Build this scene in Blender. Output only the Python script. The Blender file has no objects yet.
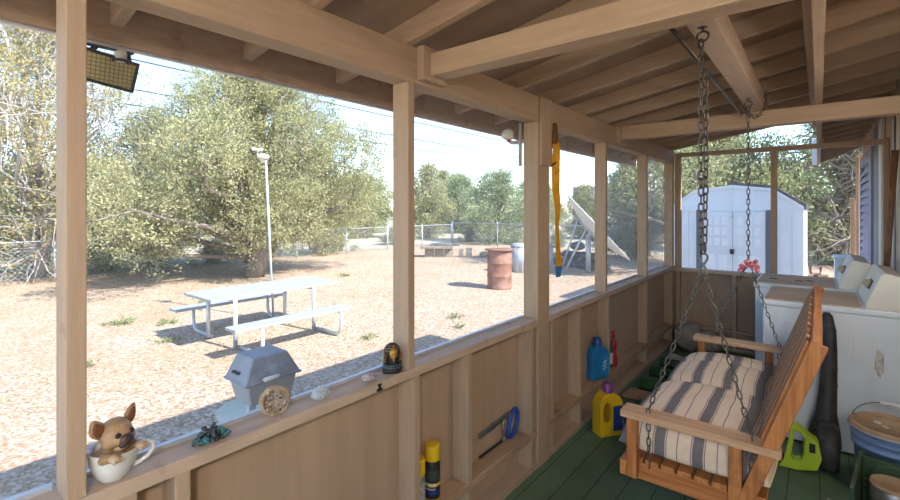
import bpy, bmesh, math, random
import numpy as np
from mathutils import Vector, Matrix, Euler
from mathutils import noise as mnoise

random.seed(7)
FILL_SWING = 15.0  # glow of the added fill lamp beside the swing
FILL_REAR = 52.0  # glow of the added fill lamp behind the viewer
SC = bpy.context.scene
COL = SC.collection
PI = math.pi

# ------------------------------------------------------------------ materials
def new_mat(name):
    m = bpy.data.materials.new(name)
    m.use_nodes = True
    nt = m.node_tree
    for n in list(nt.nodes):
        nt.nodes.remove(n)
    out = nt.nodes.new('ShaderNodeOutputMaterial')
    b = nt.nodes.new('ShaderNodeBsdfPrincipled')
    nt.links.new(b.outputs[0], out.inputs[0])
    return m, nt, b, out

def N(nt, t, **kw):
    n = nt.nodes.new(t)
    for k, v in kw.items():
        if k in ('inputs',):
            for i, x in v.items():
                n.inputs[i].default_value = x
        else:
            setattr(n, k, v)
    return n

def c4(c):
    return (c[0], c[1], c[2], 1.0)

def mottled(name, a, b, scale=6, rough=.6, metal=0, stretch=(1, 1, 1), bump=.0, detail=6, bscale=None, lo=.35, hi=.65, spec=.3, c=None, cscale=2.0, cpos=(.6, .72)):
    """two-tone noise material, optional third tone as blotches"""
    m, nt, p, out = new_mat(name)
    tc = N(nt, 'ShaderNodeTexCoord')
    mp = N(nt, 'ShaderNodeMapping')
    mp.inputs['Scale'].default_value = stretch
    nt.links.new(tc.outputs['Object'], mp.inputs[0])
    no = N(nt, 'ShaderNodeTexNoise', inputs={'Scale': scale, 'Detail': detail, 'Roughness': .6})
    nt.links.new(mp.outputs[0], no.inputs[0])
    r = N(nt, 'ShaderNodeValToRGB')
    r.color_ramp.elements[0].position = lo
    r.color_ramp.elements[1].position = hi
    r.color_ramp.elements[0].color = c4(a)
    r.color_ramp.elements[1].color = c4(b)
    nt.links.new(no.outputs[0], r.inputs[0])
    src = r.outputs[0]
    if c is not None:
        n2 = N(nt, 'ShaderNodeTexNoise', inputs={'Scale': cscale, 'Detail': 5, 'Roughness': .65})
        nt.links.new(tc.outputs['Object'], n2.inputs[0])
        r2 = N(nt, 'ShaderNodeValToRGB')
        r2.color_ramp.elements[0].position = cpos[0]
        r2.color_ramp.elements[1].position = cpos[1]
        nt.links.new(n2.outputs[0], r2.inputs[0])
        mx = N(nt, 'ShaderNodeMix', data_type='RGBA')
        mx.inputs[7].default_value = c4(c)
        nt.links.new(r2.outputs[0], mx.inputs[0])
        nt.links.new(src, mx.inputs[6])
        src = mx.outputs[2]
    nt.links.new(src, p.inputs['Base Color'])
    p.inputs['Roughness'].default_value = rough
    p.inputs['Metallic'].default_value = metal
    p.inputs['Specular IOR Level'].default_value = spec
    if bump:
        n3 = N(nt, 'ShaderNodeTexNoise', inputs={'Scale': bscale or scale * 4, 'Detail': 4})
        nt.links.new(mp.outputs[0], n3.inputs[0])
        bp = N(nt, 'ShaderNodeBump', inputs={'Strength': bump, 'Distance': .01})
        nt.links.new(n3.outputs[0], bp.inputs['Height'])
        nt.links.new(bp.outputs[0], p.inputs['Normal'])
    return m

def plain(name, col, rough=.5, metal=0, spec=.4):
    d = tuple(x * .86 for x in col)
    return mottled(name, d, col, scale=9, rough=rough, metal=metal, spec=spec)

TAN = (.475, .345, .235)
TAN_D = (.41, .294, .198)
M = {}
M['tan_y'] = mottled('tan_paint_lengthwise', TAN_D, TAN, 5, .62, stretch=(9, .7, 9), bump=.12, c=(.30, .20, .13), cscale=3.1, cpos=(.66, .74))
M['tan_x'] = mottled('tan_paint_crosswise', TAN_D, TAN, 5, .62, stretch=(.7, 9, 9), bump=.12, c=(.31, .21, .13), cscale=2.7, cpos=(.67, .75))
M['tan_z'] = mottled('tan_paint_upright', TAN_D, TAN, 5, .62, stretch=(9, 9, .7), bump=.14, c=(.30, .20, .13), cscale=3.7, cpos=(.68, .75))
M['beam'] = mottled('tan_paint_beam', (.46, .33, .215), (.53, .385, .26), 4, .6, stretch=(.7, 9, 9), bump=.14, c=(.36, .23, .13), cscale=1.6, cpos=(.6, .75))
M['panel'] = mottled('tan_paint_panel', (.40, .285, .195), (.455, .325, .222), 3, .7, stretch=(6, 6, .6), bump=.08, c=(.32, .225, .15), cscale=2.2, cpos=(.6, .72))
M['shelf'] = mottled('tan_paint_dusty_shelf', (.36, .24, .15), (.44, .30, .19), 4, .75, stretch=(6, .8, 6), bump=.1, c=(.26, .165, .1), cscale=5, cpos=(.56, .7))
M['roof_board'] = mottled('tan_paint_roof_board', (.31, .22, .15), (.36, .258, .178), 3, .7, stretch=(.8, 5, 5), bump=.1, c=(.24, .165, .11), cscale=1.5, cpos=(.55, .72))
M['fascia'] = mottled('rough_tan_fascia', (.36, .245, .16), (.43, .30, .2), 7, .75, stretch=(6, 1.2, 6), bump=.4, bscale=26, c=(.27, .175, .11), cscale=5, cpos=(.56, .66))
M['sill'] = mottled('worn_sill_paint', (.47, .35, .255), (.56, .43, .325), 5, .6, stretch=(7, .8, 7), bump=.12, c=(.38, .26, .18), cscale=6, cpos=(.6, .7))
M['alum'] = mottled('pale_aluminium', (.55, .6, .66), (.68, .72, .77), 8, .4, .5)
M['cream'] = mottled('cream_paint', (.60, .55, .44), (.68, .63, .52), 4, .6, stretch=(6, 6, .8))
M['house'] = mottled('house_wall_paint', (.46, .32, .21), (.53, .38, .26), 4, .65, stretch=(6, 6, .8))
M['dark'] = plain('near_black', (.02, .02, .022), .5)
M['black_plastic'] = mottled('dusty_black_plastic', (.022, .02, .02), (.06, .055, .055), 6, .5, c=(.16, .13, .11), cscale=7, cpos=(.58, .75))
M['lime'] = mottled('lime_plastic', (.42, .55, .03), (.52, .66, .05), 5, .4)
M['blue_jug'] = mottled('blue_plastic', (.012, .14, .36), (.02, .20, .46), 4, .3, spec=.5)
M['blue_cap'] = plain('deep_blue_cap', (.008, .06, .24), .35)
M['yellow_jug'] = mottled('yellow_plastic', (.60, .36, .01), (.72, .46, .015), 4, .3, spec=.5)
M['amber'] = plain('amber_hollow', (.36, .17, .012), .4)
M['purple_cap'] = plain('purple_cap', (.20, .06, .22), .4)
M['red'] = plain('red_plastic', (.45, .02, .03), .35)
M['teal'] = plain('teal_plastic', (.01, .12, .13), .35)
M['label_white'] = plain('white_label', (.62, .66, .7), .5)
M['label_blue'] = plain('blue_label', (.02, .05, .22), .5)
M['cap_yellow'] = mottled('yellow_cap', (.66, .42, .012), (.78, .52, .02), 5, .45, c=(.35, .22, .05), cscale=9, cpos=(.6, .75))
M['can_silver'] = mottled('silver_can', (.35, .33, .3), (.5, .48, .44), 30, .35, .6)
M['steel'] = mottled('grey_steel', (.25, .25, .24), (.38, .38, .36), 12, .35, .8)
M['saw_blue'] = plain('blue_handle', (.015, .07, .36), .4)
M['chain'] = mottled('dull_chain', (.10, .095, .085), (.20, .19, .175), 30, .45, .7, c=(.14, .09, .06), cscale=14)
M['rod'] = mottled('dark_rod', (.07, .065, .06), (.13, .12, .115), 20, .4, .6)
M['cedar_x'] = mottled('cedar_crosswise', (.37, .125, .034), (.56, .235, .075), 4, .5, stretch=(.8, 14, 14), bump=.12, c=(.21, .075, .028), cscale=4, cpos=(.58, .75))
M['cedar_y'] = mottled('cedar_lengthwise', (.39, .14, .038), (.58, .255, .085), 4, .5, stretch=(14, .8, 14), bump=.12, c=(.22, .08, .03), cscale=4, cpos=(.58, .75))
M['cedar_z'] = mottled('cedar_upright', (.37, .125, .034), (.56, .235, .075), 4, .5, stretch=(14, 14, .8), bump=.12, c=(.2, .07, .026), cscale=4, cpos=(.58, .75))
M['cedar_shade'] = mottled('cedar_gap_shade', (.10, .035, .014), (.19, .07, .025), 4, .55, stretch=(14, 14, .8))  # dark tone stands in for the shaded gaps between back slats
M['cedar_top'] = mottled('weathered_cedar_arm', (.47, .26, .13), (.62, .40, .235), 4, .55, stretch=(.8, 14, 14), bump=.12, c=(.36, .18, .08), cscale=4, cpos=(.6, .75))
M['white_enamel'] = mottled('white_enamel', (.72, .77, .82), (.80, .84, .88), 2, .35, spec=.5, c=(.60, .62, .61), cscale=2.4, cpos=(.58, .72))
M['dusty_lid'] = mottled('tan_dust_on_enamel', (.58, .42, .28), (.70, .54, .38), 5, .7, c=(.74, .70, .64), cscale=3.2, cpos=(.62, .7))
M['console'] = mottled('ivory_console', (.76, .72, .62), (.84, .80, .71), 3, .4)
M['knob'] = plain('ivory_knob', (.55, .47, .32), .45)
M['rust_spot'] = mottled('rusty_scuff', (.52, .47, .38), (.70, .70, .67), 30, .7)
M['bucket'] = mottled('blue_bucket_plastic', (.19, .30, .52), (.26, .38, .62), 4, .4, c=(.30, .30, .33), cscale=5, cpos=(.6, .75))
M['bucket_lid'] = mottled('dusty_lid_plastic', (.40, .26, .15), (.52, .36, .22), 7, .7, c=(.26, .17, .11), cscale=9, cpos=(.6, .7))
M['lid_rim'] = mottled('grey_blue_rim', (.30, .33, .4), (.4, .43, .48), 9, .6, c=(.4, .29, .19), cscale=9, cpos=(.5, .65))
M['white_plastic'] = plain('white_plastic', (.78, .78, .76), .4)
M['crate_green'] = mottled('chipped_green_paint', (.035, .075, .035), (.06, .115, .055), 7, .6, c=(.34, .24, .14), cscale=14, cpos=(.57, .66))
M['brown_box'] = plain('brown_card', (.24, .13, .08), .7)
M['turf'] = mottled('green_turf_scrap', (.018, .075, .02), (.035, .13, .04), 40, .9, bump=.5, bscale=160)
M['rag'] = mottled('dusty_grey_rag', (.24, .21, .175), (.34, .30, .255), 8, .9)
M['paper'] = plain('pale_scrap', (.5, .46, .4), .8)
M['orange_strap'] = mottled('orange_webbing', (.58, .25, .008), (.72, .36, .015), 14, .8, c=(.10, .06, .02), cscale=13, cpos=(.6, .68))
M['strap_dark'] = mottled('dark_strap_end', (.10, .045, .015), (.2, .09, .03), 14, .8)
M['strap_blue'] = plain('blue_strap_tip', (.03, .16, .38), .6)
M['pipe_grey'] = plain('grey_conduit', (.42, .40, .37), .5)
M['offwhite'] = plain('off_white_housing', (.68, .66, .6), .5)
M['led'] = None
M['china'] = mottled('white_china', (.74, .73, .69), (.82, .81, .77), 3, .18, spec=.6)
M['fawn'] = mottled('fawn_glaze', (.30, .18, .085), (.46, .30, .16), 26, .4, c=(.62, .48, .33), cscale=18, cpos=(.55, .72))
M['fawn_pale'] = mottled('pale_fawn_glaze', (.46, .32, .2), (.6, .46, .32), 40, .4)
M['ear_pink'] = plain('brown_inner_ear', (.24, .09, .05), .5)
M['muzzle'] = mottled('dark_muzzle_glaze', (.045, .03, .025), (.12, .08, .06), 60, .4)
M['mineral'] = mottled('dark_bubbly_mineral', (.015, .015, .017), (.06, .05, .05), 60, .35, c=(.06, .25, .26), cscale=26, cpos=(.50, .62), spec=.6)
M['geode_rind'] = mottled('tan_geode_rind', (.34, .24, .13), (.55, .43, .28), 40, .8, bump=.6, bscale=200)
M['geode_face'] = mottled('brown_geode_face', (.22, .15, .09), (.58, .47, .34), 45, .5, bump=.6, bscale=160, c=(.05, .035, .028), cscale=42, cpos=(.49, .60))
M['crystal'] = mottled('pale_blue_crystal', (.48, .54, .58), (.72, .76, .78), 60, .35, bump=.8, bscale=190, spec=.6)
M['amethyst'] = mottled('purple_crystal', (.22, .10, .25), (.42, .27, .42), 60, .3, bump=.8, bscale=220, spec=.6)
M['pale_stone'] = mottled('pale_stone', (.45, .4, .36), (.62, .57, .52), 50, .7, bump=.4)
M['bust_dark'] = mottled('dark_bronze_glaze', (.02, .017, .022), (.06, .045, .05), 30, .35)
M['gold'] = mottled('gold_paint', (.45, .25, .04), (.66, .40, .08), 40, .35, .5)
M['turquoise'] = plain('turquoise_paint', (.03, .22, .24), .4)
# outside
M['silver_wood'] = mottled('pale_grey_planks', (.30, .325, .35), (.40, .43, .46), 6, .7, stretch=(10, .8, 4), c=(.40, .42, .45), cscale=3, cpos=(.6, .75))
M['galv'] = mottled('galvanised_tube', (.50, .55, .60), (.62, .67, .72), 10, .4, .3)
M['grill'] = mottled('grey_grill_metal', (.25, .262, .28), (.34, .352, .372), 5, .5, .1, c=(.42, .45, .48), cscale=6, cpos=(.58, .75))
M['grill_low'] = mottled('pale_grill_base', (.36, .375, .39), (.45, .465, .48), 5, .5, .1, c=(.52, .55, .57), cscale=6, cpos=(.58, .75))
M['concrete'] = mottled('grey_concrete', (.27, .235, .20), (.37, .33, .29), 12, .9, bump=.3)
M['slab'] = mottled('grey_brown_slab', (.22, .19, .165), (.34, .30, .265), 8, .9, bump=.3)
M['pad'] = mottled('pale_green_pad', (.46, .47, .37), (.54, .55, .45), 8, .7)
M['rusty'] = mottled('rusty_drum', (.24, .115, .08), (.34, .18, .13), 4, .8, c=(.40, .27, .22), cscale=3, cpos=(.5, .68))
M['rust_lid'] = mottled('rusty_lid', (.20, .10, .07), (.30, .16, .12), 7, .8)
M['can_grey'] = mottled('grey_bin_metal', (.34, .38, .42), (.46, .5, .54), 5, .5, .2)
M['dish'] = mottled('white_dish', (.68, .68, .66), (.78, .78, .76), 3, .5)
M['rock_dark'] = mottled('dark_grey_rock', (.10, .10, .11), (.24, .24, .25), 5, .9, bump=.5, bscale=18)
M['rock_tan'] = mottled('tan_rock', (.32, .25, .19), (.48, .4, .32), 5, .9, bump=.5, bscale=18)
M['shed_white'] = mottled('white_shed_panel', (.70, .76, .83), (.78, .83, .88), 2, .5)
M['shed_grey'] = plain('grey_shed_trim', (.13, .145, .18), .5)
M['shed_roof'] = mottled('grey_shed_roof', (.045, .045, .05), (.085, .08, .085), 6, .8)
M['lav'] = mottled('lavender_grey_paint', (.27, .255, .34), (.335, .315, .41), 4, .6, stretch=(5, 5, 1))
M['tanpost'] = mottled('bare_tan_board', (.60, .40, .25), (.72, .50, .33), 5, .6, stretch=(9, 9, .7))
M['pole_brown'] = mottled('brown_pole', (.16, .075, .04), (.27, .13, .07), 5, .5, stretch=(9, 9, .8))
M['lumber'] = mottled('weathered_lumber', (.40, .27, .2), (.56, .41, .32), 6, .8)
M['trailer'] = plain('far_trailer_grey', (.42, .44, .47), .6)
M['bark'] = mottled('grey_brown_bark', (.19, .155, .13), (.31, .27, .235), 9, .9, stretch=(6, 6, 1.2), bump=.5)
M['bark_pale'] = mottled('silver_bark', (.40, .37, .35), (.56, .53, .51), 9, .9, stretch=(6, 6, 1.2), bump=.4)
M['wire'] = plain('dark_wire', (.03, .03, .035), .5)
M['fence'] = mottled('galvanised_wire', (.42, .45, .48), (.54, .57, .6), 10, .45, .4)

def led_mat():
    m, nt, p, out = new_mat('amber_led_grid')
    tc = N(nt, 'ShaderNodeTexCoord')
    br = N(nt, 'ShaderNodeTexBrick', inputs={'Scale': 1.0, 'Mortar Size': .0016, 'Brick Width': .0125, 'Row Height': .0125, 'Color1': c4((.42, .36, .17)), 'Color2': c4((.47, .41, .2)), 'Mortar': c4((.20, .165, .08))})
    br.offset = 0
    mp = N(nt, 'ShaderNodeMapping')
    mp.inputs['Rotation'].default_value = (0, 0, 0)
    sx = N(nt, 'ShaderNodeSeparateXYZ'); cx = N(nt, 'ShaderNodeCombineXYZ')
    nt.links.new(tc.outputs['Object'], sx.inputs[0])
    nt.links.new(sx.outputs['Y'], cx.inputs['X'])
    nt.links.new(sx.outputs['Z'], cx.inputs['Y'])
    nt.links.new(cx.outputs[0], br.inputs[0])
    nt.links.new(br.outputs[0], p.inputs['Base Color'])
    p.inputs['Roughness'].default_value = .4
    return m
M['led'] = led_mat()

def floor_mat():
    m, nt, p, out = new_mat('worn_green_floor_boards')
    tc = N(nt, 'ShaderNodeTexCoord')
    sx = N(nt, 'ShaderNodeSeparateXYZ')
    nt.links.new(tc.outputs['Object'], sx.inputs[0])
    # boards run along Y: board seams every 0.14 m in X
    m1 = N(nt, 'ShaderNodeMath', operation='DIVIDE', inputs={1: .14}); nt.links.new(sx.outputs['X'], m1.inputs[0])
    fr = N(nt, 'ShaderNodeMath', operation='FRACT'); nt.links.new(m1.outputs[0], fr.inputs[0])
    lt = N(nt, 'ShaderNodeMath', operation='LESS_THAN', inputs={1: .045}); nt.links.new(fr.outputs[0], lt.inputs[0])
    no = N(nt, 'ShaderNodeTexNoise', inputs={'Scale': 2.6, 'Detail': 8, 'Roughness': .7})
    nt.links.new(tc.outputs['Object'], no.inputs[0])
    r = N(nt, 'ShaderNodeValToRGB')
    e = r.color_ramp.elements
    e[0].position = .34; e[0].color = (.10, .14, .08, 1)
    e[1].position = .62; e[1].color = (.115, .205, .11, 1)
    x = e.new(.75); x.color = (.25, .26, .17, 1)
    nt.links.new(no.outputs[0], r.inputs[0])
    mx = N(nt, 'ShaderNodeMix', data_type='RGBA'); mx.inputs[7].default_value = (.012, .022, .012, 1)
    ml = N(nt, 'ShaderNodeMath', operation='MULTIPLY', inputs={1: .7}); nt.links.new(lt.outputs[0], ml.inputs[0])
    nt.links.new(ml.outputs[0], mx.inputs[0]); nt.links.new(r.outputs[0], mx.inputs[6])
    nt.links.new(mx.outputs[2], p.inputs['Base Color'])
    p.inputs['Roughness'].default_value = .6
    p.inputs['Specular IOR Level'].default_value = .3
    bp = N(nt, 'ShaderNodeBump', inputs={'Strength': .4, 'Distance': .004})
    iv = N(nt, 'ShaderNodeMath', operation='SUBTRACT', inputs={0: 1.0}); nt.links.new(lt.outputs[0], iv.inputs[1])
    nt.links.new(iv.outputs[0], bp.inputs['Height']); nt.links.new(bp.outputs[0], p.inputs['Normal'])
    return m
M['floor'] = floor_mat()

def ground_mat():
    m, nt, p, out = new_mat('tan_gravel_yard')
    tc = N(nt, 'ShaderNodeTexCoord')
    vo = N(nt, 'ShaderNodeTexVoronoi', inputs={'Scale': 38.0})
    nt.links.new(tc.outputs['Object'], vo.inputs[0])
    r1 = N(nt, 'ShaderNodeValToRGB')
    e = r1.color_ramp.elements
    e[0].position = 0; e[0].color = (.30, .20, .125, 1)
    e[1].position = 1; e[1].color = (.66, .56, .46, 1)
    x = e.new(.45); x.color = (.45, .34, .245, 1)
    sp = N(nt, 'ShaderNodeSeparateColor'); nt.links.new(vo.outputs['Color'], sp.inputs[0])
    nt.links.new(sp.outputs[0], r1.inputs[0])
    n1 = N(nt, 'ShaderNodeTexNoise', inputs={'Scale': .5, 'Detail': 7, 'Roughness': .7})
    nt.links.new(tc.outputs['Object'], n1.inputs[0])
    r2 = N(nt, 'ShaderNodeValToRGB')
    r2.color_ramp.elements[0].position = .45; r2.color_ramp.elements[1].position = .72
    nt.links.new(n1.outputs[0], r2.inputs[0])
    mx = N(nt, 'ShaderNodeMix', data_type='RGBA'); mx.inputs[7].default_value = (.43, .27, .165, 1)
    k = N(nt, 'ShaderNodeMath', operation='MULTIPLY', inputs={1: .65}); nt.links.new(r2.outputs[0], k.inputs[0])
    nt.links.new(k.outputs[0], mx.inputs[0]); nt.links.new(r1.outputs[0], mx.inputs[6])
    # sparse dry green tinge
    n2 = N(nt, 'ShaderNodeTexNoise', inputs={'Scale': 1.3, 'Detail': 6, 'Roughness': .75})
    nt.links.new(tc.outputs['Object'], n2.inputs[0])
    r3 = N(nt, 'ShaderNodeValToRGB')
    r3.color_ramp.elements[0].position = .62; r3.color_ramp.elements[1].position = .78
    nt.links.new(n2.outputs[0], r3.inputs[0])
    mx2 = N(nt, 'ShaderNodeMix', data_type='RGBA'); mx2.inputs[7].default_value = (.33, .31, .15, 1)
    k2 = N(nt, 'ShaderNodeMath', operation='MULTIPLY', inputs={1: .6}); nt.links.new(r3.outputs[0], k2.inputs[0])
    nt.links.new(k2.outputs[0], mx2.inputs[0]); nt.links.new(mx.outputs[2], mx2.inputs[6])
    nt.links.new(mx2.outputs[2], p.inputs['Base Color'])
    p.inputs['Roughness'].default_value = .95
    p.inputs['Specular IOR Level'].default_value = .1
    bp = N(nt, 'ShaderNodeBump', inputs={'Strength': .35, 'Distance': .02})
    nt.links.new(vo.outputs['Distance'], bp.inputs['Height']); nt.links.new(bp.outputs[0], p.inputs['Normal'])
    return m
M['ground'] = ground_mat()
M['range'] = mottled('pale_dry_grassland', (.42, .39, .29), (.60, .56, .45), .35, .95, detail=8, c=(.34, .36, .24), cscale=.6, cpos=(.5, .7), spec=.1)

def leaf_mat(name, cols, trans=.35):
    m, nt, p, out = new_mat(name)
    g = N(nt, 'ShaderNodeNewGeometry')
    r = N(nt, 'ShaderNodeValToRGB')
    e = r.color_ramp.elements
    e[0].position = 0; e[0].color = c4(cols[0])
    e[1].position = 1; e[1].color = c4(cols[-1])
    for i, c in enumerate(cols[1:-1]):
        x = e.new((i + 1) / (len(cols) - 1)); x.color = c4(c)
    nt.links.new(g.outputs['Random Per Island'], r.inputs[0])
    nt.links.new(r.outputs[0], p.inputs['Base Color'])
    p.inputs['Roughness'].default_value = .75
    p.inputs['Specular IOR Level'].default_value = .15
    t = N(nt, 'ShaderNodeBsdfTranslucent')
    nt.links.new(r.outputs[0], t.inputs[0])
    mx = N(nt, 'ShaderNodeMixShader', inputs={0: trans})
    nt.links.new(p.outputs[0], mx.inputs[1]); nt.links.new(t.outputs[0], mx.inputs[2])
    nt.links.new(mx.outputs[0], out.inputs[0])
    return m
M['leaf_juniper'] = leaf_mat('olive_juniper_leaves', [(.26, .28, .15), (.36, .37, .20), (.46, .45, .25), (.55, .51, .29)])
M['leaf_grey'] = leaf_mat('grey_green_leaves', [(.23, .255, .16), (.33, .36, .23), (.42, .44, .29)])
M['leaf_far'] = leaf_mat('far_green_leaves', [(.25, .31, .18), (.34, .40, .23), (.43, .47, .29)])
M['leaf_yellow'] = leaf_mat('yellowing_leaves', [(.26, .26, .14), (.44, .37, .16), (.54, .44, .2), (.30, .31, .19)])
M['leaf_shade'] = leaf_mat('deep_green_leaves', [(.24, .28, .13), (.35, .38, .19), (.45, .44, .25)])
M['weed'] = leaf_mat('weed_leaves', [(.2, .26, .12), (.3, .34, .17)])
M['drygrass'] = leaf_mat('dry_grass_blades', [(.42, .36, .24), (.55, .49, .35), (.36, .34, .2)])

def screen_mat(name, amount):
    m, nt, p, out = new_mat(name)
    p.inputs['Base Color'].default_value = (.62, .63, .65, 1)
    p.inputs['Roughness'].default_value = .8
    p.inputs['Specular IOR Level'].default_value = .1
    tr = N(nt, 'ShaderNodeBsdfTransparent')
    tl = N(nt, 'ShaderNodeBsdfTranslucent', inputs={'Color': (.62, .63, .65, 1)})
    a = N(nt, 'ShaderNodeMixShader', inputs={0: .5})
    nt.links.new(p.outputs[0], a.inputs[1]); nt.links.new(tl.outputs[0], a.inputs[2])
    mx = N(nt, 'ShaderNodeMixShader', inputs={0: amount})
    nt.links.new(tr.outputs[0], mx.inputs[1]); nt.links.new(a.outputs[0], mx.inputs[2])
    nt.links.new(mx.outputs[0], out.inputs[0])
    return m

def stripe_mat():
    """ticking stripes across the cushion: wide grey-blue bands edged by thin lines, one thin line between"""
    m, nt, p, out = new_mat('striped_cushion_cloth')
    tc = N(nt, 'ShaderNodeTexCoord')
    sx = N(nt, 'ShaderNodeSeparateXYZ')
    nt.links.new(tc.outputs['Object'], sx.inputs[0])
    nz = N(nt, 'ShaderNodeTexNoise', inputs={'Scale': 3.5, 'Detail': 2})
    nt.links.new(tc.outputs['Object'], nz.inputs[0])
    w = N(nt, 'ShaderNodeMath', operation='MULTIPLY_ADD', inputs={1: .03, 2: -.015}); nt.links.new(nz.outputs[0], w.inputs[0])
    ad = N(nt, 'ShaderNodeMath', operation='ADD'); nt.links.new(sx.outputs['X'], ad.inputs[0]); nt.links.new(w.outputs[0], ad.inputs[1])
    d = N(nt, 'ShaderNodeMath', operation='DIVIDE', inputs={1: .142}); nt.links.new(ad.outputs[0], d.inputs[0])
    o = N(nt, 'ShaderNodeMath', operation='ADD', inputs={1: 10.0}); nt.links.new(d.outputs[0], o.inputs[0])
    fr = N(nt, 'ShaderNodeMath', operation='FRACT'); nt.links.new(o.outputs[0], fr.inputs[0])
    r = N(nt, 'ShaderNodeValToRGB'); r.color_ramp.interpolation = 'CONSTANT'
    cream = (.74, .60, .45, 1); band = (.185, .165, .165, 1); line = (.15, .14, .15, 1); pale = (.62, .51, .40, 1)
    stops = [(0, cream), (.08, line), (.10, pale), (.13, band), (.40, pale), (.43, line), (.45, cream), (.72, line), (.745, cream)]
    e = r.color_ramp.elements
    e[0].position = 0; e[0].color = cream
    e[1].position = stops[1][0]; e[1].color = stops[1][1]
    for q, c in stops[2:]:
        x = e.new(q); x.color = c
    nt.links.new(fr.outputs[0], r.inputs[0])
    n2 = N(nt, 'ShaderNodeTexNoise', inputs={'Scale': 5, 'Detail': 6, 'Roughness': .7})
    nt.links.new(tc.outputs['Object'], n2.inputs[0])
    r2 = N(nt, 'ShaderNodeValToRGB'); r2.color_ramp.elements[0].position = .5; r2.color_ramp.elements[1].position = .75
    nt.links.new(n2.outputs[0], r2.inputs[0])
    mx = N(nt, 'ShaderNodeMix', data_type='RGBA', blend_type='MULTIPLY'); mx.inputs[7].default_value = (.72, .58, .44, 1)
    k = N(nt, 'ShaderNodeMath', operation='MULTIPLY', inputs={1: .6}); nt.links.new(r2.outputs[0], k.inputs[0])
    nt.links.new(k.outputs[0], mx.inputs[0]); nt.links.new(r.outputs[0], mx.inputs[6])
    nt.links.new(mx.outputs[2], p.inputs['Base Color'])
    p.inputs['Roughness'].default_value = .9
    p.inputs['Specular IOR Level'].default_value = .1
    return m
M['stripe'] = stripe_mat()
# ------------------------------------------------------------------ mesh helpers
LOC = {}

def box(bm, x0, x1, y0, y1, z0, z1):
    v = [bm.verts.new((x, y, z)) for z in (z0, z1) for y in (y0, y1) for x in (x0, x1)]
    for f in ((0, 2, 3, 1), (4, 5, 7, 6), (0, 1, 5, 4), (2, 6, 7, 3), (0, 4, 6, 2), (1, 3, 7, 5)):
        bm.faces.new([v[i] for i in f])
    return v

def obox(bm, center, size, rot=None):
    v = box(bm, -size[0] / 2, size[0] / 2, -size[1] / 2, size[1] / 2, -size[2] / 2, size[2] / 2)
    m = Matrix.Translation(center)
    if rot is not None:
        m = m @ (rot.to_4x4() if isinstance(rot, Matrix) else Euler(rot).to_matrix().to_4x4())
    for a in v:
        a.co = m @ a.co
    return v

def bar(bm, p, q, w, h, up=(0, 0, 1)):
    """rectangular bar from p to q: w across, h along 'up'"""
    p, q = Vector(p), Vector(q)
    d = (q - p).normalized(); u = Vector(up)
    s = d.cross(u).normalized(); u = s.cross(d).normalized()
    vs = []
    for c in (p, q):
        for a, b in ((-1, -1), (1, -1), (1, 1), (-1, 1)):
            vs.append(bm.verts.new(c + s * a * w / 2 + u * b * h / 2))
    for f in ((3, 2, 1, 0), (4, 5, 6, 7), (0, 1, 5, 4), (1, 2, 6, 5), (2, 3, 7, 6), (3, 0, 4, 7)):
        bm.faces.new([vs[i] for i in f])

def tube(bm, pts, r, n=8, closed=False, caps=True):
    pts = [Vector(p) for p in pts]
    rs = r if isinstance(r, (list, tuple)) else [r] * len(pts)
    rings = []
    L = len(pts)
    prev = None
    for i, p in enumerate(pts):
        a = pts[i - 1] if (i > 0 or closed) else p
        b = pts[(i + 1) % L] if (i < L - 1 or closed) else p
        t = (b - a).normalized()
        if prev is None:
            ref = Vector((0, 0, 1)) if abs(t.z) < .9 else Vector((1, 0, 0))
            s = t.cross(ref).normalized()
        else:
            s = (prev - t * prev.dot(t))
            s = s.normalized() if s.length > 1e-6 else t.orthogonal().normalized()
        prev = s
        u = t.cross(s)
        rings.append([bm.verts.new(p + (s * math.cos(2 * PI * k / n) + u * math.sin(2 * PI * k / n)) * rs[i]) for k in range(n)])
    for i in range(L - 1 + (1 if closed else 0)):
        A, B = rings[i], rings[(i + 1) % L]
        for k in range(n):
            f = bm.faces.new((A[k], A[(k + 1) % n], B[(k + 1) % n], B[k])); f.smooth = n > 4
    if caps and not closed:
        bm.faces.new(list(reversed(rings[0]))); bm.faces.new(rings[-1])

def lathe(bm, prof, n=24, center=(0, 0, 0), axis='Z', caps=True):
    """prof: list of (radius, height)"""
    c = Vector(center); rings = []
    for r, h in prof:
        ring = []
        for k in range(n):
            a = 2 * PI * k / n
            x, y = r * math.cos(a), r * math.sin(a)
            v = {'Z': (x, y, h), 'X': (h, x, y), 'Y': (y, h, x)}[axis]
            ring.append(bm.verts.new(c + Vector(v)))
        rings.append(ring)
    for i in range(len(rings) - 1):
        for k in range(n):
            f = bm.faces.new((rings[i][k], rings[i][(k + 1) % n], rings[i + 1][(k + 1) % n], rings[i + 1][k])); f.smooth = True
    if caps:
        if prof[0][0] > 1e-5: bm.faces.new(list(reversed(rings[0])))
        if prof[-1][0] > 1e-5: bm.faces.new(rings[-1])
    return rings

def prism(bm, poly, a0, a1, axis='Y'):
    """polygon of 2-D points extruded along an axis; Y: points are (x,z), X: (y,z), Z: (x,y)"""
    def P(p, a):
        return {'Y': (p[0], a, p[1]), 'X': (a, p[0], p[1]), 'Z': (p[0], p[1], a)}[axis]
    A = [bm.verts.new(P(p, a0)) for p in poly]
    B = [bm.verts.new(P(p, a1)) for p in poly]
    n = len(poly)
    bm.faces.new(A); bm.faces.new(list(reversed(B)))
    for i in range(n):
        bm.faces.new((A[i], B[i], B[(i + 1) % n], A[(i + 1) % n]))

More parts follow.
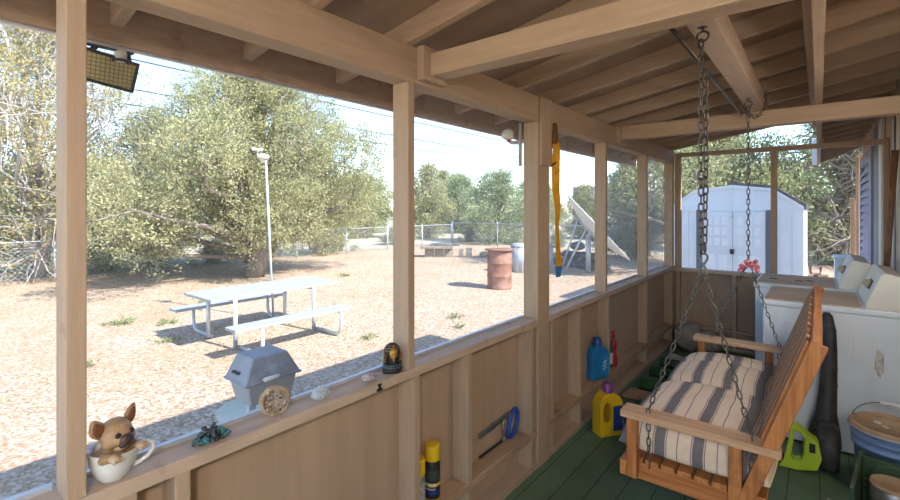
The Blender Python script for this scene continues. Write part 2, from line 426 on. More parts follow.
def blob(bm, center, rad, sub=2, amp=0.0, freq=3.0, seed=0, rot=None):
    r = bmesh.ops.create_icosphere(bm, subdivisions=sub, radius=1.0)
    R = Euler(rot).to_matrix() if rot is not None else None
    for v in r['verts']:
        n = v.co.copy()
        k = 1 + amp * mnoise.noise(n * freq + Vector((seed * 3.7, seed * 1.3, seed * 2.1)))
        c = Vector((n.x * rad[0], n.y * rad[1], n.z * rad[2])) * k
        if R is not None: c = R @ c
        v.co = c + Vector(center)
    for v in r['verts']:
        for f in v.link_faces: f.smooth = True
    return r['verts']

def BM():
    return bmesh.new()

def part(name, bm, mat, parent=None, bevel=0.0, local=False, label=None, kind=None, recalc=True):
    if recalc:
        bmesh.ops.recalc_face_normals(bm, faces=bm.faces)
    if parent is not None and not local:
        o = LOC[parent.name]
        bmesh.ops.translate(bm, verts=bm.verts, vec=-o)
    me = bpy.data.meshes.new(name)
    bm.to_mesh(me); bm.free()
    ob = bpy.data.objects.new(name, me)
    COL.objects.link(ob)
    me.materials.append(mat)
    if parent is not None:
        ob.parent = parent
        LOC[ob.name] = LOC[parent.name] if not local else Vector((0, 0, 0))
    else:
        LOC[ob.name] = Vector((0, 0, 0))
    if bevel:
        b = ob.modifiers.new('edge', 'BEVEL'); b.width = bevel; b.segments = 2; b.limit_method = 'ANGLE'; b.angle_limit = .7
    if label: ob['label'] = label
    if kind: ob['kind'] = kind
    return ob

def recentre(ob, p):
    """move a top-level mesh's origin to p without moving the mesh"""
    p = Vector(p)
    ob.data.transform(Matrix.Translation(-p)); ob.location = p; LOC[ob.name] = p

def thing(name, label, cat, loc, group=None):
    o = bpy.data.objects.new(name, None); COL.objects.link(o)
    o.empty_display_size = .1
    o.location = loc; LOC[o.name] = Vector(loc)
    o['label'] = label; o['category'] = cat
    if group: o['group'] = group
    return o

def tag(o, label, cat, group=None, kind=None):
    o['label'] = label; o['category'] = cat
    if group: o['group'] = group
    if kind: o['kind'] = kind
    return o

def structure(name, loc=(0, 0, 0)):
    o = bpy.data.objects.new(name, None); COL.objects.link(o)
    o.location = loc; LOC[o.name] = Vector(loc); o['kind'] = 'structure'
    return o

def sbox(name, b, mat, parent=None, bevel=.003):
    bm = BM(); box(bm, *b)
    o = part(name, bm, mat, parent, bevel)
    if parent is None: o['kind'] = 'structure'
    return o

def copy_thing(root, loc, label=None, rotz=None, scale=None):
    c = root.copy(); COL.objects.link(c); c.location = loc
    if rotz is not None: c.rotation_euler = (0, 0, rotz)
    if scale is not None: c.scale = scale
    if label: c['label'] = label
    LOC[c.name] = Vector(loc)
    for ch in list(root.children):
        d = ch.copy(); COL.objects.link(d); d.parent = c
        for g in list(ch.children):
            h = g.copy(); COL.objects.link(h); h.parent = d
    return c

# ------------------------------------------------------------------ the porch shell
G = -.46                      # yard level below the porch floor
WX = -1.30                    # inner face of the left wall
WO = -1.39                    # outer face of its framing
YE = 5.75                     # inner face of the end wall
YB = -.72                     # where the built part of the porch stops behind the viewer
HX = .50                      # house wall on the right
SL = .177                     # roof slope

def rz(x):                    # underside of the rafters
    return 2.21 + SL * (x - WX)

sbox('floor', (-1.41, HX + .02, YB, YE + .09, -.12, 0), M['floor'], bevel=0)

# left wall: board panel, plates, studs, shelves, sill
wl = structure('wall_left', (WX, 2, 0))
sbox('siding_panel', (WO - .015, WO, YB, YE + .09, -.12, .847), M['panel'], wl, 0)
sbox('bottom_plate', (WO, WX, YB, YE, 0, .04), M['tan_y'], wl)
STUDS = [-.6, -.05, .375, .497, 1.398, 1.767, 2.38, 2.64, 3.075, 3.635, 4.685, 5.66]
for y in STUDS:
    sbox('stud', (WO, WX, y - .019, y + .019, .23, .847), M['tan_z'], wl)
for y in STUDS:
    sbox('shelf_block', (WO, WX - .002, y - .019, y + .019, .04, .193), M['tan_z'], wl)
sbox('shelf_board', (WO, WX + .001, YB, 2.438, .193, .231), M['shelf'], wl)
sbox('shelf_board', (WO, WX + .001, 2.61, YE, .193, .231), M['shelf'], wl)
sbox('sill_board', (WO - .02, WX + .003, YB, 2.438, .847, .885), M['sill'], wl)
sbox('sill_board', (WO - .02, WX + .003, 2.592, YE, .847, .885), M['sill'], wl)
POSTS = [-.68, .275, 1.362, 3.575, 4.67, 5.69]
for y in POSTS:
    w = .019 if y < 5.5 else .035
    sbox('window_post', (WO, WX, y - w, y + w, .885, 2.06), M['tan_z'], wl)
cp = structure('corner_post', (WX, 2.5, 0))
sbox('post', (WO - .005, WX + .004, 2.44, 2.59, 0, 2.06), M['tan_z'], cp, .005)
sbox('splice_plate', (WX + .004, WX + .02, 2.455, 2.595, 1.80, 2.205), M['tan_z'], cp)
bl = structure('beam_left', (WX, 2, 2.1))
sbox('beam_length', (WO, WX, YB, 2.45, 2.06, 2.21), M['tan_y'], bl, .004)
sbox('beam_length', (WO, WX, 2.452, YE, 2.06, 2.21), M['tan_y'], bl, .004)
for y in (1.47, 3.86):
    sbox('hanger_block', (WX, WX + .035, y - .075, y + .075, 2.075, 2.215), M['tan_z'], bl)

# tie beams across the porch, the swing beam on top of them
t1 = structure('tie_beam', (-.4, 1.485, 2.13))
sbox('timber', (WX + .035, HX, 1.438, 1.53, 2.096, 2.19), M['beam'], t1, .004)
t2 = structure('tie_beam.001', (-.4, 3.855, 2.16))
sbox('timber', (WX + .035, HX, 3.812, 3.90, 2.113, 2.22), M['beam'], t2, .004)
sb = structure('swing_beam', (-.335, 2.7, 2.3))
sbox('timber', (-.385, -.29, 1.46, 4.0, 2.222, 2.335), M['sill'], sb, .004)
sb2 = sbox('shim', (-.385, -.29, 1.44, 1.53, 2.19, 2.222), M['tan_y'], sb, 0)

# roof: rafters, boards, ledger and overhang
roof = structure('ceiling', (0, 2, 2.3))
def rafter(y, x0, x1, h=.092, w=.019):
    bm = BM()
    prism(bm, [(x0, rz(x0)), (x1, rz(x1)), (x1, rz(x1) + h), (x0, rz(x0) + h)], y - w, y + w, 'Y')
    part('rafter', bm, M['tan_x'], roof, .003)
RAF = [-.6, -.2, .06, .475, .91, 1.35, 1.79, 2.245, 2.69, 3.14, 3.57, 4.03, 4.50, 4.97, 5.30, 5.68]
for y in RAF:
    rafter(y, -1.76, -.052)
HR = [-.6, -.15, .30, .76, 1.21, 1.66, 2.11, 2.56, 3.02, 3.47, 3.92, 4.37, 4.83, 5.28, 5.73, 6.2, 6.66, 7.1, 7.6, 8.05, 8.5, 9.0]
for y in HR:
    rafter(y, .018, HX, .12)
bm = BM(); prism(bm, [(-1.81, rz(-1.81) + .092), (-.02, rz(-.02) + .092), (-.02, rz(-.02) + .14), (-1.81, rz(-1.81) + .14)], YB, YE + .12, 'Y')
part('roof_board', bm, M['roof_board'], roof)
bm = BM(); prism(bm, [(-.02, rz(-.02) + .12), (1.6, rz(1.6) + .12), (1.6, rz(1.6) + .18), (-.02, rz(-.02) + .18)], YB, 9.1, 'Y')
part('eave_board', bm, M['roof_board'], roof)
sbox('ledger', (-.052, -.02, YB, YE, 2.33, rz(-.05) + .09), M['tan_y'], roof)
sbox('purlin', (-.02, .018, YB, 9.1, 2.218, rz(0) + .11), M['tan_y'], roof, .004)
sbox('hanging_post', (.0, .032, 5.69, 5.73, 2.165, 2.3), M['tan_z'], roof)
fa = structure('trim_1', (-1.78, 2, 2.15))
sbox('fascia_board', (-1.79, -1.76, YB, YE + .12, 2.072, 2.225), M['fascia'], fa, .004)
sbox('drip_edge', (-1.802, -1.79, YB, YE + .12, 2.066, 2.262), M['alum'], fa, 0)

# end wall under the far windows
wf = structure('wall_far', (-.4, YE, 0))
sbox('siding_panel', (WX - .09, HX, YE + .075, YE + .09, -.12, .83), M['panel'], wf, 0)
sbox('bottom_plate', (WX, HX, YE, YE + .075, 0, .04), M['tan_x'], wf)
sbox('middle_rail', (WX, HX, YE + .005, YE + .075, .19, .23), M['tan_x'], wf)
sbox('sill_board', (WX, HX, YE - .01, YE + .09, .825, .863), M['sill'], wf)
sbox('top_rail', (WX, HX + .03, YE, YE + .05, 2.135, 2.182), M['tan_x'], wf)
for x in (-1.265, -.71, -.16, .3):
    sbox('stud', (x - .019, x + .019, YE, YE + .075, .04, .825), M['tan_z'], wf)
for x in (-1.268, -.362):
    w = .032 if x < -1 else .027
    sbox('window_post', (x - w, x + w, YE, YE + .06, .863, 2.135), M['tan_z'], wf)
sbox('window_post', (.455, .497, YE - .02, YE + .06, .863, 2.182), M['tan_z'], wf)

# house wall on the right and what stands along it outside
wr = structure('wall_right', (HX, 2, 0))
sbox('wall_board', (HX, HX + .12, YB, 9.05, G, rz(HX) + .11), M['house'], wr, 0)
sbox('casing_and_gap', (HX - .008, HX, 5.4, 5.48, 0, 2.3), M['cream'], wr)
sbox('casing_and_gap', (HX - .008, HX, 5.25, 5.34, 0, 2.4), M['dark'], wr)  # near-black strip painted in for the dark gap between the cream casings
sbox('casing_and_gap', (HX - .01, HX, 5.05, 5.2, 0, 2.4), M['cream'], wr)

# insect screens
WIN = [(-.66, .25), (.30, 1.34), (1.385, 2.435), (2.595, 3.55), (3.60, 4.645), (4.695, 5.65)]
AM = [.05, .05, .13, .22, .30, .37]  # slant-view haze put in as screen opacity, stronger on the far panels
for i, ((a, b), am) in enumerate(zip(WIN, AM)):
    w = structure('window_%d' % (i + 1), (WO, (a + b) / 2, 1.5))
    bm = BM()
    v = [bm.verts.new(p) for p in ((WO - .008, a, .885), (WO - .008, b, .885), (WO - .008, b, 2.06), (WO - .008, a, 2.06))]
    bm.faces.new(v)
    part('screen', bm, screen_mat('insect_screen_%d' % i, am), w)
    sbox('screen_track', (WO - .018, WO - .001, a, b, .885, .897), M['alum'], w, 0)
for i, (a, b) in enumerate([(-1.235, -.39), (-.335, .43)]):
    w = structure('window_%d' % (7 + i), ((a + b) / 2, YE + .05, 1.5))
    bm = BM()
    v = [bm.verts.new(p) for p in ((a, YE + .055, .863), (b, YE + .055, .863), (b, YE + .055, 2.135), (a, YE + .055, 2.135))]
    bm.faces.new(v)
    part('screen', bm, screen_mat('end_screen_%d' % i, .07), w)

# ground
bm = BM(); box(bm, -17.5, 60, -40, 21.5, G - .3, G)
g = part('ground', bm, M['ground']); g['kind'] = 'structure'
bm = BM(); box(bm, -260, -17.5, -200, 300, G - .3, G - .002); box(bm, -17.5, 200, 21.5, 300, G - .3, G - .002)
g = part('ground_beyond', bm, M['range']); g['kind'] = 'structure'

# ------------------------------------------------------------------ porch swing
def chain(bm, pts, L=.040, W=.021, r=.0030, turn=0, n=5, m=10):
    pts = [Vector(p) for p in pts]
    seg = [(pts[i + 1] - pts[i]).length for i in range(len(pts) - 1)]
    tot = sum(seg)
    pitch = L - 3.6 * r
    k = max(1, int(round(tot / pitch)))
    def at(s):
        for i, q in enumerate(seg):
            if s <= q or i == len(seg) - 1:
                return pts[i].lerp(pts[i + 1], min(1, s / q)), (pts[i + 1] - pts[i]).normalized()
            s -= q
    for i in range(k):
        c, t = at((i + .5) * tot / k)
        ref = Vector((0, 1, 0)) if abs(t.y) < .8 else Vector((1, 0, 0))
        s = t.cross(ref).normalized(); u = s.cross(t).normalized()
        a = turn + (PI / 2 if i % 2 else 0) + .25 * math.sin(i * 1.7)
        s2 = s * math.cos(a) + u * math.sin(a)
        ring = []
        for j in range(m):
            th = 2 * PI * j / m
            cx, sy = math.cos(th), math.sin(th)
            x = (L / 2 - r) * (abs(cx) ** .7) * (1 if cx >= 0 else -1)
            y = (W / 2 - r) * (abs(sy) ** .8) * (1 if sy >= 0 else -1)
            ring.append(c + t * x + s2 * y)
        tube(bm, ring, r, n, closed=True)

Y0, Y1 = 1.905, 3.375          # the two ends of the swing
sw = thing('porch_swing', 'slatted cedar porch swing hanging on chains from the ceiling beam', 'porch swing', (-.33, 2.64, .43))
RS = .352                      # backrest lean: dx per dz
def backx(z): return .026 - (1.093 - z) * RS
for (ya, yb) in ((Y0, Y0 + .036), (Y1 - .036, Y1)):
    bm = BM()
    prism(bm, [(backx(.43) - .046, .43), (backx(.43), .43), (backx(1.088), 1.088), (backx(1.088) - .044, 1.106)], ya, yb, 'Y')
    part('back_stile', bm, M['cedar_z'], sw, .003)
for nm, za, zb in (('top_rail', 1.035, 1.10), ('lower_rail', .675, .725)):
    bm = BM()
    prism(bm, [(backx(za) - .046, za), (backx(za) - .02, za - .008), (backx(zb) - .018, zb - .008), (backx(zb) - .044, zb)], Y0 + .037, Y1 - .037, 'Y')
    part(nm, bm, M['cedar_y'], sw, .003)
ns = 24
for i in range(ns):
    y = Y0 + .075 + i * (Y1 - Y0 - .15) / (ns - 1)
    bm = BM()
    prism(bm, [(backx(.66) - .058, .66), (backx(.66) - .047, .655), (backx(1.085) - .047, 1.082), (backx(1.085) - .058, 1.09)], y - .019, y + .019, 'Y')
    part('back_slat', bm, (M['cedar_z'], M['cedar_shade'], M['cedar_top'], M['cedar_shade'])[i % 4], sw, .002)  # dark slats alternate in to paint the shade of the gaps
for (ya, yb, ym) in ((Y0 - .008, Y0 + .085, 0), (Y1 - .085, Y1 + .008, 1)):
    bm = BM()
    yo, yi = (ya, yb) if ym == 0 else (yb, ya)
    prism(bm, [(-.635, ya), (-.635, yb), (-.20, yb), (-.145, yb if ym else yb - .02), (-.098, ya + .045 if ym == 0 else yb - .0), (-.098, ya)], .692, .72, 'Z')
    part('armrest', bm, M['cedar_top'], sw, .004)
for y in (Y0 + .004, Y1 - .04):
    sbm = BM(); box(sbm, -.613, -.573, y, y + .036, .45, .692); part('arm_post', sbm, M['cedar_z'], sw, .003)
    sbm = BM(); box(sbm, -.255, -.213, y, y + .036, .41, .692); part('arm_post', sbm, M['cedar_z'], sw, .003)
    yy = y + .038 if y < 2.5 else y - .034
    sbm = BM(); box(sbm, -.612, -.13, yy, yy + .032, .435, .503); part('side_rail', sbm, M['cedar_x'], sw, .003)
sbm = BM(); box(sbm, -.64, -.614, Y0 + .004, Y1 - .004, .452, .512); part('front_apron', sbm, M['cedar_y'], sw, .003)
for i in range(8):
    x = -.585 + i * .0595
    sbm = BM(); box(sbm, x - .025, x + .025, Y0 + .04, Y1 - .04, .503, .522); part('seat_slat', sbm, M['cedar_y'], sw, .003)
# chains
for nm, y, zt, zh, rear in (('near', 1.935, 2.165, 1.30, 0), ('far', 3.36, 2.16, 1.21, 1)):
    bm = BM()
    lathe_r = .021
    ring = [Vector((-.34, y + .0, 2.188)) + Vector((math.cos(t) * .02, math.sin(t) * .004, math.sin(t) * .02)) for t in [2 * PI * k / 14 for k in range(14)]]
    tube(bm, ring, .0042, 6, closed=True)
    tube(bm, [(-.34, y, 2.208), (-.34, y, 2.224)], .005, 6)
    lathe(bm, [(.0, 2.2215), (.017, 2.2215), (.017, 2.2195), (0, 2.2195)], 14, (-.34, y, 0), caps=False)
    part('eye_bolt', bm, M['chain'], sw, label='steel eye bolt in the ceiling beam')
    bm = BM()
    if not rear:
        chain(bm, [(-.345, y - .004, 2.175), (-.346, y, zh + .075)], .043, .023, .0033)
        chain(bm, [(-.332, y + .008, 2.06), (-.330, y + .006, 1.7), (-.334, y + .004, zh + .08)], .043, .023, .0033, turn=.8)
        part('hanging_chain', bm, M['chain'], sw)
        bm = BM()      # figure-eight hook
        pts = []
        for k in range(24):
            t = 2 * PI * k / 24
            pts.append((-.338 + .014 * math.sin(2 * t), y + .004 * math.cos(t), zh + .03 + .042 * math.cos(t)))
        tube(bm, pts, .0042, 6, closed=True)
        part('double_hook', bm, M['chain'], sw)
    else:
        chain(bm, [(-.34, y, 2.17), (-.34, y, zh + .01)], .043, .022, .0032)
        part('hanging_chain', bm, M['chain'], sw)
    for (xa, nm2) in ((-.535, 'f'), (-.185, 'r')):
        ya = Y0 + .03 if not rear else Y1 - .03
        bm = BM()
        chain(bm, [(-.338 + (xa + .338) * .03, y, zh - .005), (xa, ya, .728), (xa + (.004 if nm2 == 'f' else .0), ya, .50)], .040, .020, .0028)
        part('stay_chain', bm, M['chain'], sw)

def cushion(x0, x1, y0, y1, z0, T, name, label, tuft=None, seed=0):
    cx, cy = (x0 + x1) / 2, (y0 + y1) / 2
    n = 36
    bm = BM()
    a_, b_ = (x1 - x0) / 2, (y1 - y0) / 2
    def hgt(a, b):
        e = max(0, (1 - abs(a) ** 5) * (1 - abs(b) ** 6)) ** .42
        k = T * (e * (.80 + .2 * (1 - b * b) * (1 - a * a)))
        k += .006 * mnoise.noise(Vector((a * 2.2 + seed, b * 2.2, seed))) * e
        if tuft is not None:
            k -= .035 * math.exp(-((b - tuft - .05 * a) / .07) ** 2) * e
        return k
    top, bot = {}, {}
    for i in range(n + 1):
        for j in range(n + 1):
            a, b = math.sin((i / n - .5) * PI), math.sin((j / n - .5) * PI)
            q = 1 - .045 * (a * a * b * b)
            x, y = cx + a * a_ * q, cy + b * b_ * q
            h = hgt(a, b)
            top[i, j] = bm.verts.new((x, y, z0 + T * .22 + h * .78))
            if 0 < i < n and 0 < j < n:
                bot[i, j] = bm.verts.new((x, y, z0 + T * .22 - min(h, T) * .22))
            else:
                bot[i, j] = top[i, j]
    for i in range(n):
        for j in range(n):
            f = bm.faces.new((top[i, j], top[i + 1, j], top[i + 1, j + 1], top[i, j + 1])); f.smooth = True
            q = [bot[i, j], bot[i, j + 1], bot[i + 1, j + 1], bot[i + 1, j]]
            if len(set(q)) == 4 and set(q) != {top[i, j], top[i + 1, j], top[i + 1, j + 1], top[i, j + 1]}:
                f = bm.faces.new(q); f.smooth = True
    ring = [top[i, 0].co.copy() for i in range(n)] + [top[n, j].co.copy() for j in range(n)] + [top[i, n].co.copy() for i in range(n, 0, -1)] + [top[0, j].co.copy() for j in range(n, 0, -1)]
    c = thing(name, label, 'cushion', (cx, cy, z0), 'striped swing seat cushions')
    part('pad', bm, M['stripe'], c)
    bm = BM(); tube(bm, ring, .004, 5, closed=True)
    part('piping', bm, M['stripe'], c)
    return c
cushion(-.672, -.125, 1.948, 2.66, .524, .166, 'seat_cushion', 'plump striped cushion on the near half of the cedar swing seat', seed=1)
cushion(-.672, -.135, 2.668, 3.315, .524, .15, 'seat_cushion', 'striped cushion with a crease on the far half of the swing seat', tuft=.1, seed=5)

# red ribbon at the far chain's junction
bm = BM()
for k in range(9):
    a = k * .75
    p = Vector((-.338, 3.36, 1.185))
    q = p + Vector((math.cos(a) * .045, math.sin(a) * .03, math.sin(a * 1.7) * .03))
    bar(bm, p, q, .018, .006)
    blob(bm, q, (.016, .014, .016), 1, .3, 2, k)
o = part('ribbon_bow', bm, mottled('pink_red_ribbon', (.6, .04, .07), (.75, .35, .4), 45, .6))
recentre(o, (-.338, 3.36, 1.185)); tag(o, 'red and pink ribbon tied where the far swing chain splits', 'ribbon')

# metal rod along the ceiling beam and chain loops round its end
rd = thing('metal_rod', 'thin dark metal rod hung along the left side of the ceiling swing beam', 'rod', (-.41, 2.6, 2.2))
bm = BM(); tube(bm, [(-.408, 1.56, 2.18), (-.412, 3.7, 2.19)], .0085, 10); part('rod', bm, M['rod'], rd)
bm = BM(); tube(bm, [(-.408, 1.575, 2.222), (-.42, 1.57, 2.21), (-.42, 1.57, 2.165), (-.408, 1.575, 2.158)], .006, 8); part('hook', bm, M['strap_dark'], rd)
o = BM()
chain(o, [(-.385, 3.72, 2.30), (-.40, 3.71, 2.235), (-.372, 3.70, 2.19), (-.337, 3.69, 2.165), (-.30, 3.70, 2.19), (-.278, 3.71, 2.235), (-.280, 3.72, 2.33)], .036, .02, .003)
chain(o, [(-.41, 3.66, 2.215), (-.375, 3.67, 2.175), (-.337, 3.68, 2.15), (-.30, 3.69, 2.17)], .036, .02, .003)
o = part('chain_loop', o, M['chain']); recentre(o, (-.337, 3.7, 2.2)); tag(o, 'loose loop of chain wound round the far end of the ceiling beam', 'chain')

# ------------------------------------------------------------------ washer and dryer
def appliance(name, label, cat, x0, x1, y0, y1, cx, dusty, knobs, slots):
    t = thing(name, label, cat, ((x0 + x1) / 2, (y0 + y1) / 2, 0), 'old white laundry machines')
    bm = BM(); box(bm, x0 + .012, x1, y0 + .01, y1 - .01, .015, .885); part('cabinet', bm, M['white_enamel'], t, .006)
    bm = BM(); box(bm, x0, x1, y0, y1, .885, .925); part('top_deck', bm, M['white_enamel'], t, .01)
    bm = BM(); prism(bm, [(x0 + .02, y0 + .015), (cx - .015, y0 + .015), (cx - .015, y1 - .015), (x0 + .02, y1 - .015)], .925, .932, 'Z')
    lid = part('lid', bm, M['dusty_lid'], t, .004, label='lid coated in tan dust')
    if slots:
        for (xa, ya) in ((x0 + .12, y0 + .3), (x0 + .30, y0 + .25), (x0 + .37, y0 + .30)):
            bm = BM(); lathe(bm, [(0, .9321), (.03, .9321), (.028, .936), (0, .936)], 12, (xa, ya, 0), caps=False)
            for v in bm.verts: v.co.y = ya + (v.co.y - ya) * .5
            bm.normal_update(); part('latch', bm, M['dark'], lid)
    # sunken-looking side seams: two raised ribs on the near side
    for xa in (x0 + .13, x0 + .48):
        bm = BM(); box(bm, xa, xa + .085, y0 + .006, y0 + .0101, .25, .80); part('side_rib', bm, M['white_enamel'], t, .002)
    bm = BM()
    prism(bm, [(cx, .925), (cx + .004, .955), (cx + .075, 1.145), (cx + .09, 1.152), (x1 - .03, 1.13), (x1, 1.05), (x1, .925)], y0 + .012, y1 - .012, 'Y')
    con = part('console', bm, M['console'], t, .006)
    sl = math.atan2(.19, .071)
    nx, nz = -math.sin(sl), math.cos(sl)
    def onface(s, y, off): # s 0..1 up the slope
        return Vector((cx + .004 + .071 * s + nx * off, y, .955 + .19 * s + nz * off))
    bm = BM()
    ym = y0 + (y1 - y0) * knobs[0]
    R = Matrix.Rotation(-(sl - PI / 2) , 3, 'Y')
    obox(bm, onface(.5, ym, .002), (.004, .15, .06), R); part('dial_plate', bm, M['dark'], con, .001)
    for k, dy in enumerate(knobs[1:]):
        bm = BM()
        c = onface(.5, ym + dy, .004); d = Vector((nx, 0, nz))
        tube(bm, [c, c + d * .012, c + d * .0121, c + d * .034], [.032, .03, .022, .019], 16)
        part('knob', bm, M['knob'], con)
    return t
wa = appliance('washing_machine', 'dusty white washing machine nearest the blue bucket, brown scuff on its side', 'washing machine', -.312, .425, 3.78, 4.46, .222, 1, (.42, .0), False)
appliance('clothes_dryer', 'white clothes dryer with dark latches on its lid, behind the near machine', 'dryer', -.43, .33, 4.60, 5.28, .118, 1, (.42, -.03, .03), True)
bm = BM(); blob(bm, (.285, 3.7895, .60), (.02, .0011, .075), 3, .45, 2.6, 3)
part('rust_scuff', bm, M['rust_spot'], wa, label='brown rust scuff')

# ------------------------------------------------------------------ leaf blower against the washer
lb = thing('leaf_blower', 'black and lime leaf blower propped upright against the white washing machine', 'leaf blower', (0, 3.6, 0))
bm = BM()
prof = [(.015, .885, .016), (.02, .865, .027), (.03, .78, .033), (.03, .66, .037), (.026, .54, .041), (.02, .42, .045), (.012, .30, .052), (.004, .20, .075), (.0, .12, .085)]
rings = []
for i, (x, z, r) in enumerate(prof):
    x += .022; yy = 3.535 + (z * .25)
    rings.append([bm.verts.new((x + r * math.cos(2 * PI * k / 16), yy + r * .75 * math.sin(2 * PI * k / 16), z)) for k in range(16)])
for i in range(len(rings) - 1):
    for k in range(16):
        f = bm.faces.new((rings[i][k], rings[i][(k + 1) % 16], rings[i + 1][(k + 1) % 16], rings[i + 1][k])); f.smooth = True
bm.faces.new(rings[0]); bm.faces.new(list(reversed(rings[-1])))
part('blower_tube', bm, M['black_plastic'], lb)
bm = BM()
lathe(bm, [(0, -.05), (.09, -.05), (.128, -.03), (.14, 0), (.14, .035), (.12, .06), (0, .065)], 28, (.032, 3.515, .135), 'X', caps=False)
part('fan_housing', bm, M['black_plastic'], lb, .0)
bm = BM()
for k in range(14):
    a = 2 * PI * k / 14
    c, s = math.cos(a), math.sin(a)
    bar(bm, (-.025, 3.515 + .04 * c, .135 + .04 * s), (-.021, 3.515 + .115 * c, .135 + .115 * s), .006, .012, (1, 0, 0))
part('intake_grille', bm, M['dark'], lb)
for zb in (.46, .56):
    bm = BM(); tube(bm, [(.06, 3.545 + zb * .25, zb), (.088, 3.54 + zb * .25, zb + .005)], .012, 8)
    part('tube_clip', bm, M['black_plastic'], lb)
bm = BM()
lathe(bm, [(0, -.10), (.052, -.10), (.058, -.09), (.058, -.02), (.07, .0), (0, .0)], 18, (.028, 3.455, .122), 'X', caps=False)
part('motor_cap', bm, M['lime'], lb)
bm = BM()
# lime grip frame with an opening
fr = [(-.075, .205), (-.135, .25), (-.165, .25), (-.172, .165), (-.20, .03), (-.222, -.012), (-.13, -.008), (-.04, .02), (-.02, .09), (-.035, .18)]
ho = [(-.098, .19), (-.122, .215), (-.148, .215), (-.152, .15), (-.164, .06), (-.15, .042), (-.115, .055), (-.102, .095), (-.10, .14), (-.096, .17)]
fr = [(x + .034, z + .016) for x, z in fr]; ho = [(x + .034, z + .016) for x, z in ho]
A = []
for y in (3.37, 3.445):
    A.append(([bm.verts.new((x, y, z)) for x, z in fr], [bm.verts.new((x, y, z)) for x, z in ho]))
n = len(fr)
for i in range(n):
    j = (i + 1) % n
    bm.faces.new((A[0][0][i], A[0][0][j], A[0][1][j], A[0][1][i]))
    bm.faces.new((A[1][0][i], A[1][1][i], A[1][1][j], A[1][0][j]))
    bm.faces.new((A[0][0][i], A[1][0][i], A[1][0][j], A[0][0][j]))
    bm.faces.new((A[0][1][i], A[0][1][j], A[1][1][j], A[1][1][i]))
part('grip', bm, M['lime'], lb, .008)
bm = BM(); box(bm, -.044, -.016, 3.364, 3.371, .134, .184); part('badge', bm, M['dark'], lb, label='small dark badge')
bm = BM(); tube(bm, [(-.155, 3.41, .04), (-.215, 3.43, .03), (-.29, 3.48, .026), (-.37, 3.55, .022)], [.026, .024, .02, .018], 12); part('cord_sleeve', bm, M['black_plastic'], lb)

# ------------------------------------------------------------------ bucket and crate
bk = thing('bucket', 'blue plastic bucket with a dusty brown lid and wire bail, in front of the washer', 'bucket', (.29, 3.29, 0))
BX, BY = .29, 3.29
bm = BM(); lathe(bm, [(.125, 0), (.132, .004), (.146, .30), (.158, .302), (.158, .318), (.150, .32), (.150, .345), (.160, .347), (.160, .36), (.15, .362), (.152, .385), (.12, .385)], 36, (BX, BY, 0)); part('pail', bm, M['bucket'], bk)
bm = BM(); lathe(bm, [(.155, .382), (.163, .384), (.165, .41), (.158, .418), (.147, .416), (.145, .41), (.145, .407), (0, .407)], 36, (BX, BY, 0), caps=False); lid = part('lid', bm, M['bucket_lid'], bk, label='brown dusty lid')
bm = BM()
tube(bm, [(BX + .1665 * math.cos(a), BY + .1665 * math.sin(a), .393) for a in [2 * PI * k / 36 for k in range(36)]], [.006 if k % 3 else .0085 for k in range(36)], 6, closed=True)
part('lid_rim', bm, M['lid_rim'], lid)
bm = BM(); blob(bm, (BX - .05, BY + .02, .410), (.022, .014, .006), 2, .5, 3, 2); blob(bm, (BX - .02, BY - .02, .409), (.012, .018, .004), 2, .5, 3, 5); part('debris', bm, M['rust_spot'], lid)
pts = []
for k in range(15):
    a = PI * k / 14
    pts.append((BX + .0 - .158 * math.cos(a) * .98, BY + .04 + .03 * math.sin(a), .37 + .135 * math.sin(a) ** .8 if 0 < k < 14 else .37))
bm = BM(); tube(bm, pts, .0025, 6); part('bail', bm, M['chain'], bk)
bm = BM(); tube(bm, [pts[6], pts[7], pts[8], pts[9]], .009, 10); part('handle_grip', bm, M['white_plastic'], bk, label='white hand grip')

cr = thing('crate', 'chipped green wooden crate holding a paint can, in front of the blue bucket', 'crate', (.155, 3.085, 0))
# local coordinates: x to the right along the back board, -y towards the viewer
def lbox(b):
    bm = BM(); box(bm, *b); return bm
for nm, b in (('side_board', (0, .018, -.42, 0, .0, .325)), ('side_board', (.262, .28, -.42, 0, .0, .325)), ('back_board', (.018, .262, -.018, 0, 0, .31)), ('front_board', (.018, .262, -.42, -.402, 0, .26)), ('base_board', (.018, .262, -.402, -.018, 0, .02))):
    part(nm, lbox(b), M['crate_green'], cr, .003, local=True)
cr.rotation_euler = (0, 0, math.radians(-7))
pc = thing('paint_can', 'round paint can with a tan lid and wire bail inside the green crate', 'can', (.27, 2.945, .021))
bm = BM(); lathe(bm, [(.085, 0), (.085, .225), (.08, .23)], 28); part('can_body', bm, M['can_silver'], pc, local=True)
bm = BM(); lathe(bm, [(.086, .228), (.088, .24), (.078, .243), (.074, .237), (0, .237)], 28, caps=False); part('can_lid', bm, M['bucket_lid'], pc, local=True, label='tan lid')
bm = BM(); tube(bm, [(-.087, 0, .19), (-.085, -.02, .26), (-.05, -.03, .32), (0, -.035, .335), (.05, -.03, .30), (.085, -.02, .24), (.088, 0, .19)], .002, 6); part('can_bail', bm, M['chain'], pc, local=True)
bm = BM(); box(bm, .27, .35, 2.795, 2.845, .021, .23)
o = part('small_box', bm, M['brown_box'], None, .003); recentre(o, (.31, 2.82, .021)); tag(o, 'small brown box standing in front of the can in the green crate', 'box')
bm = BM(); prism(bm, [(.03, 3.16), (.085, 3.11), (.09, 3.07), (.055, 3.09)], .001, .004, 'Z')
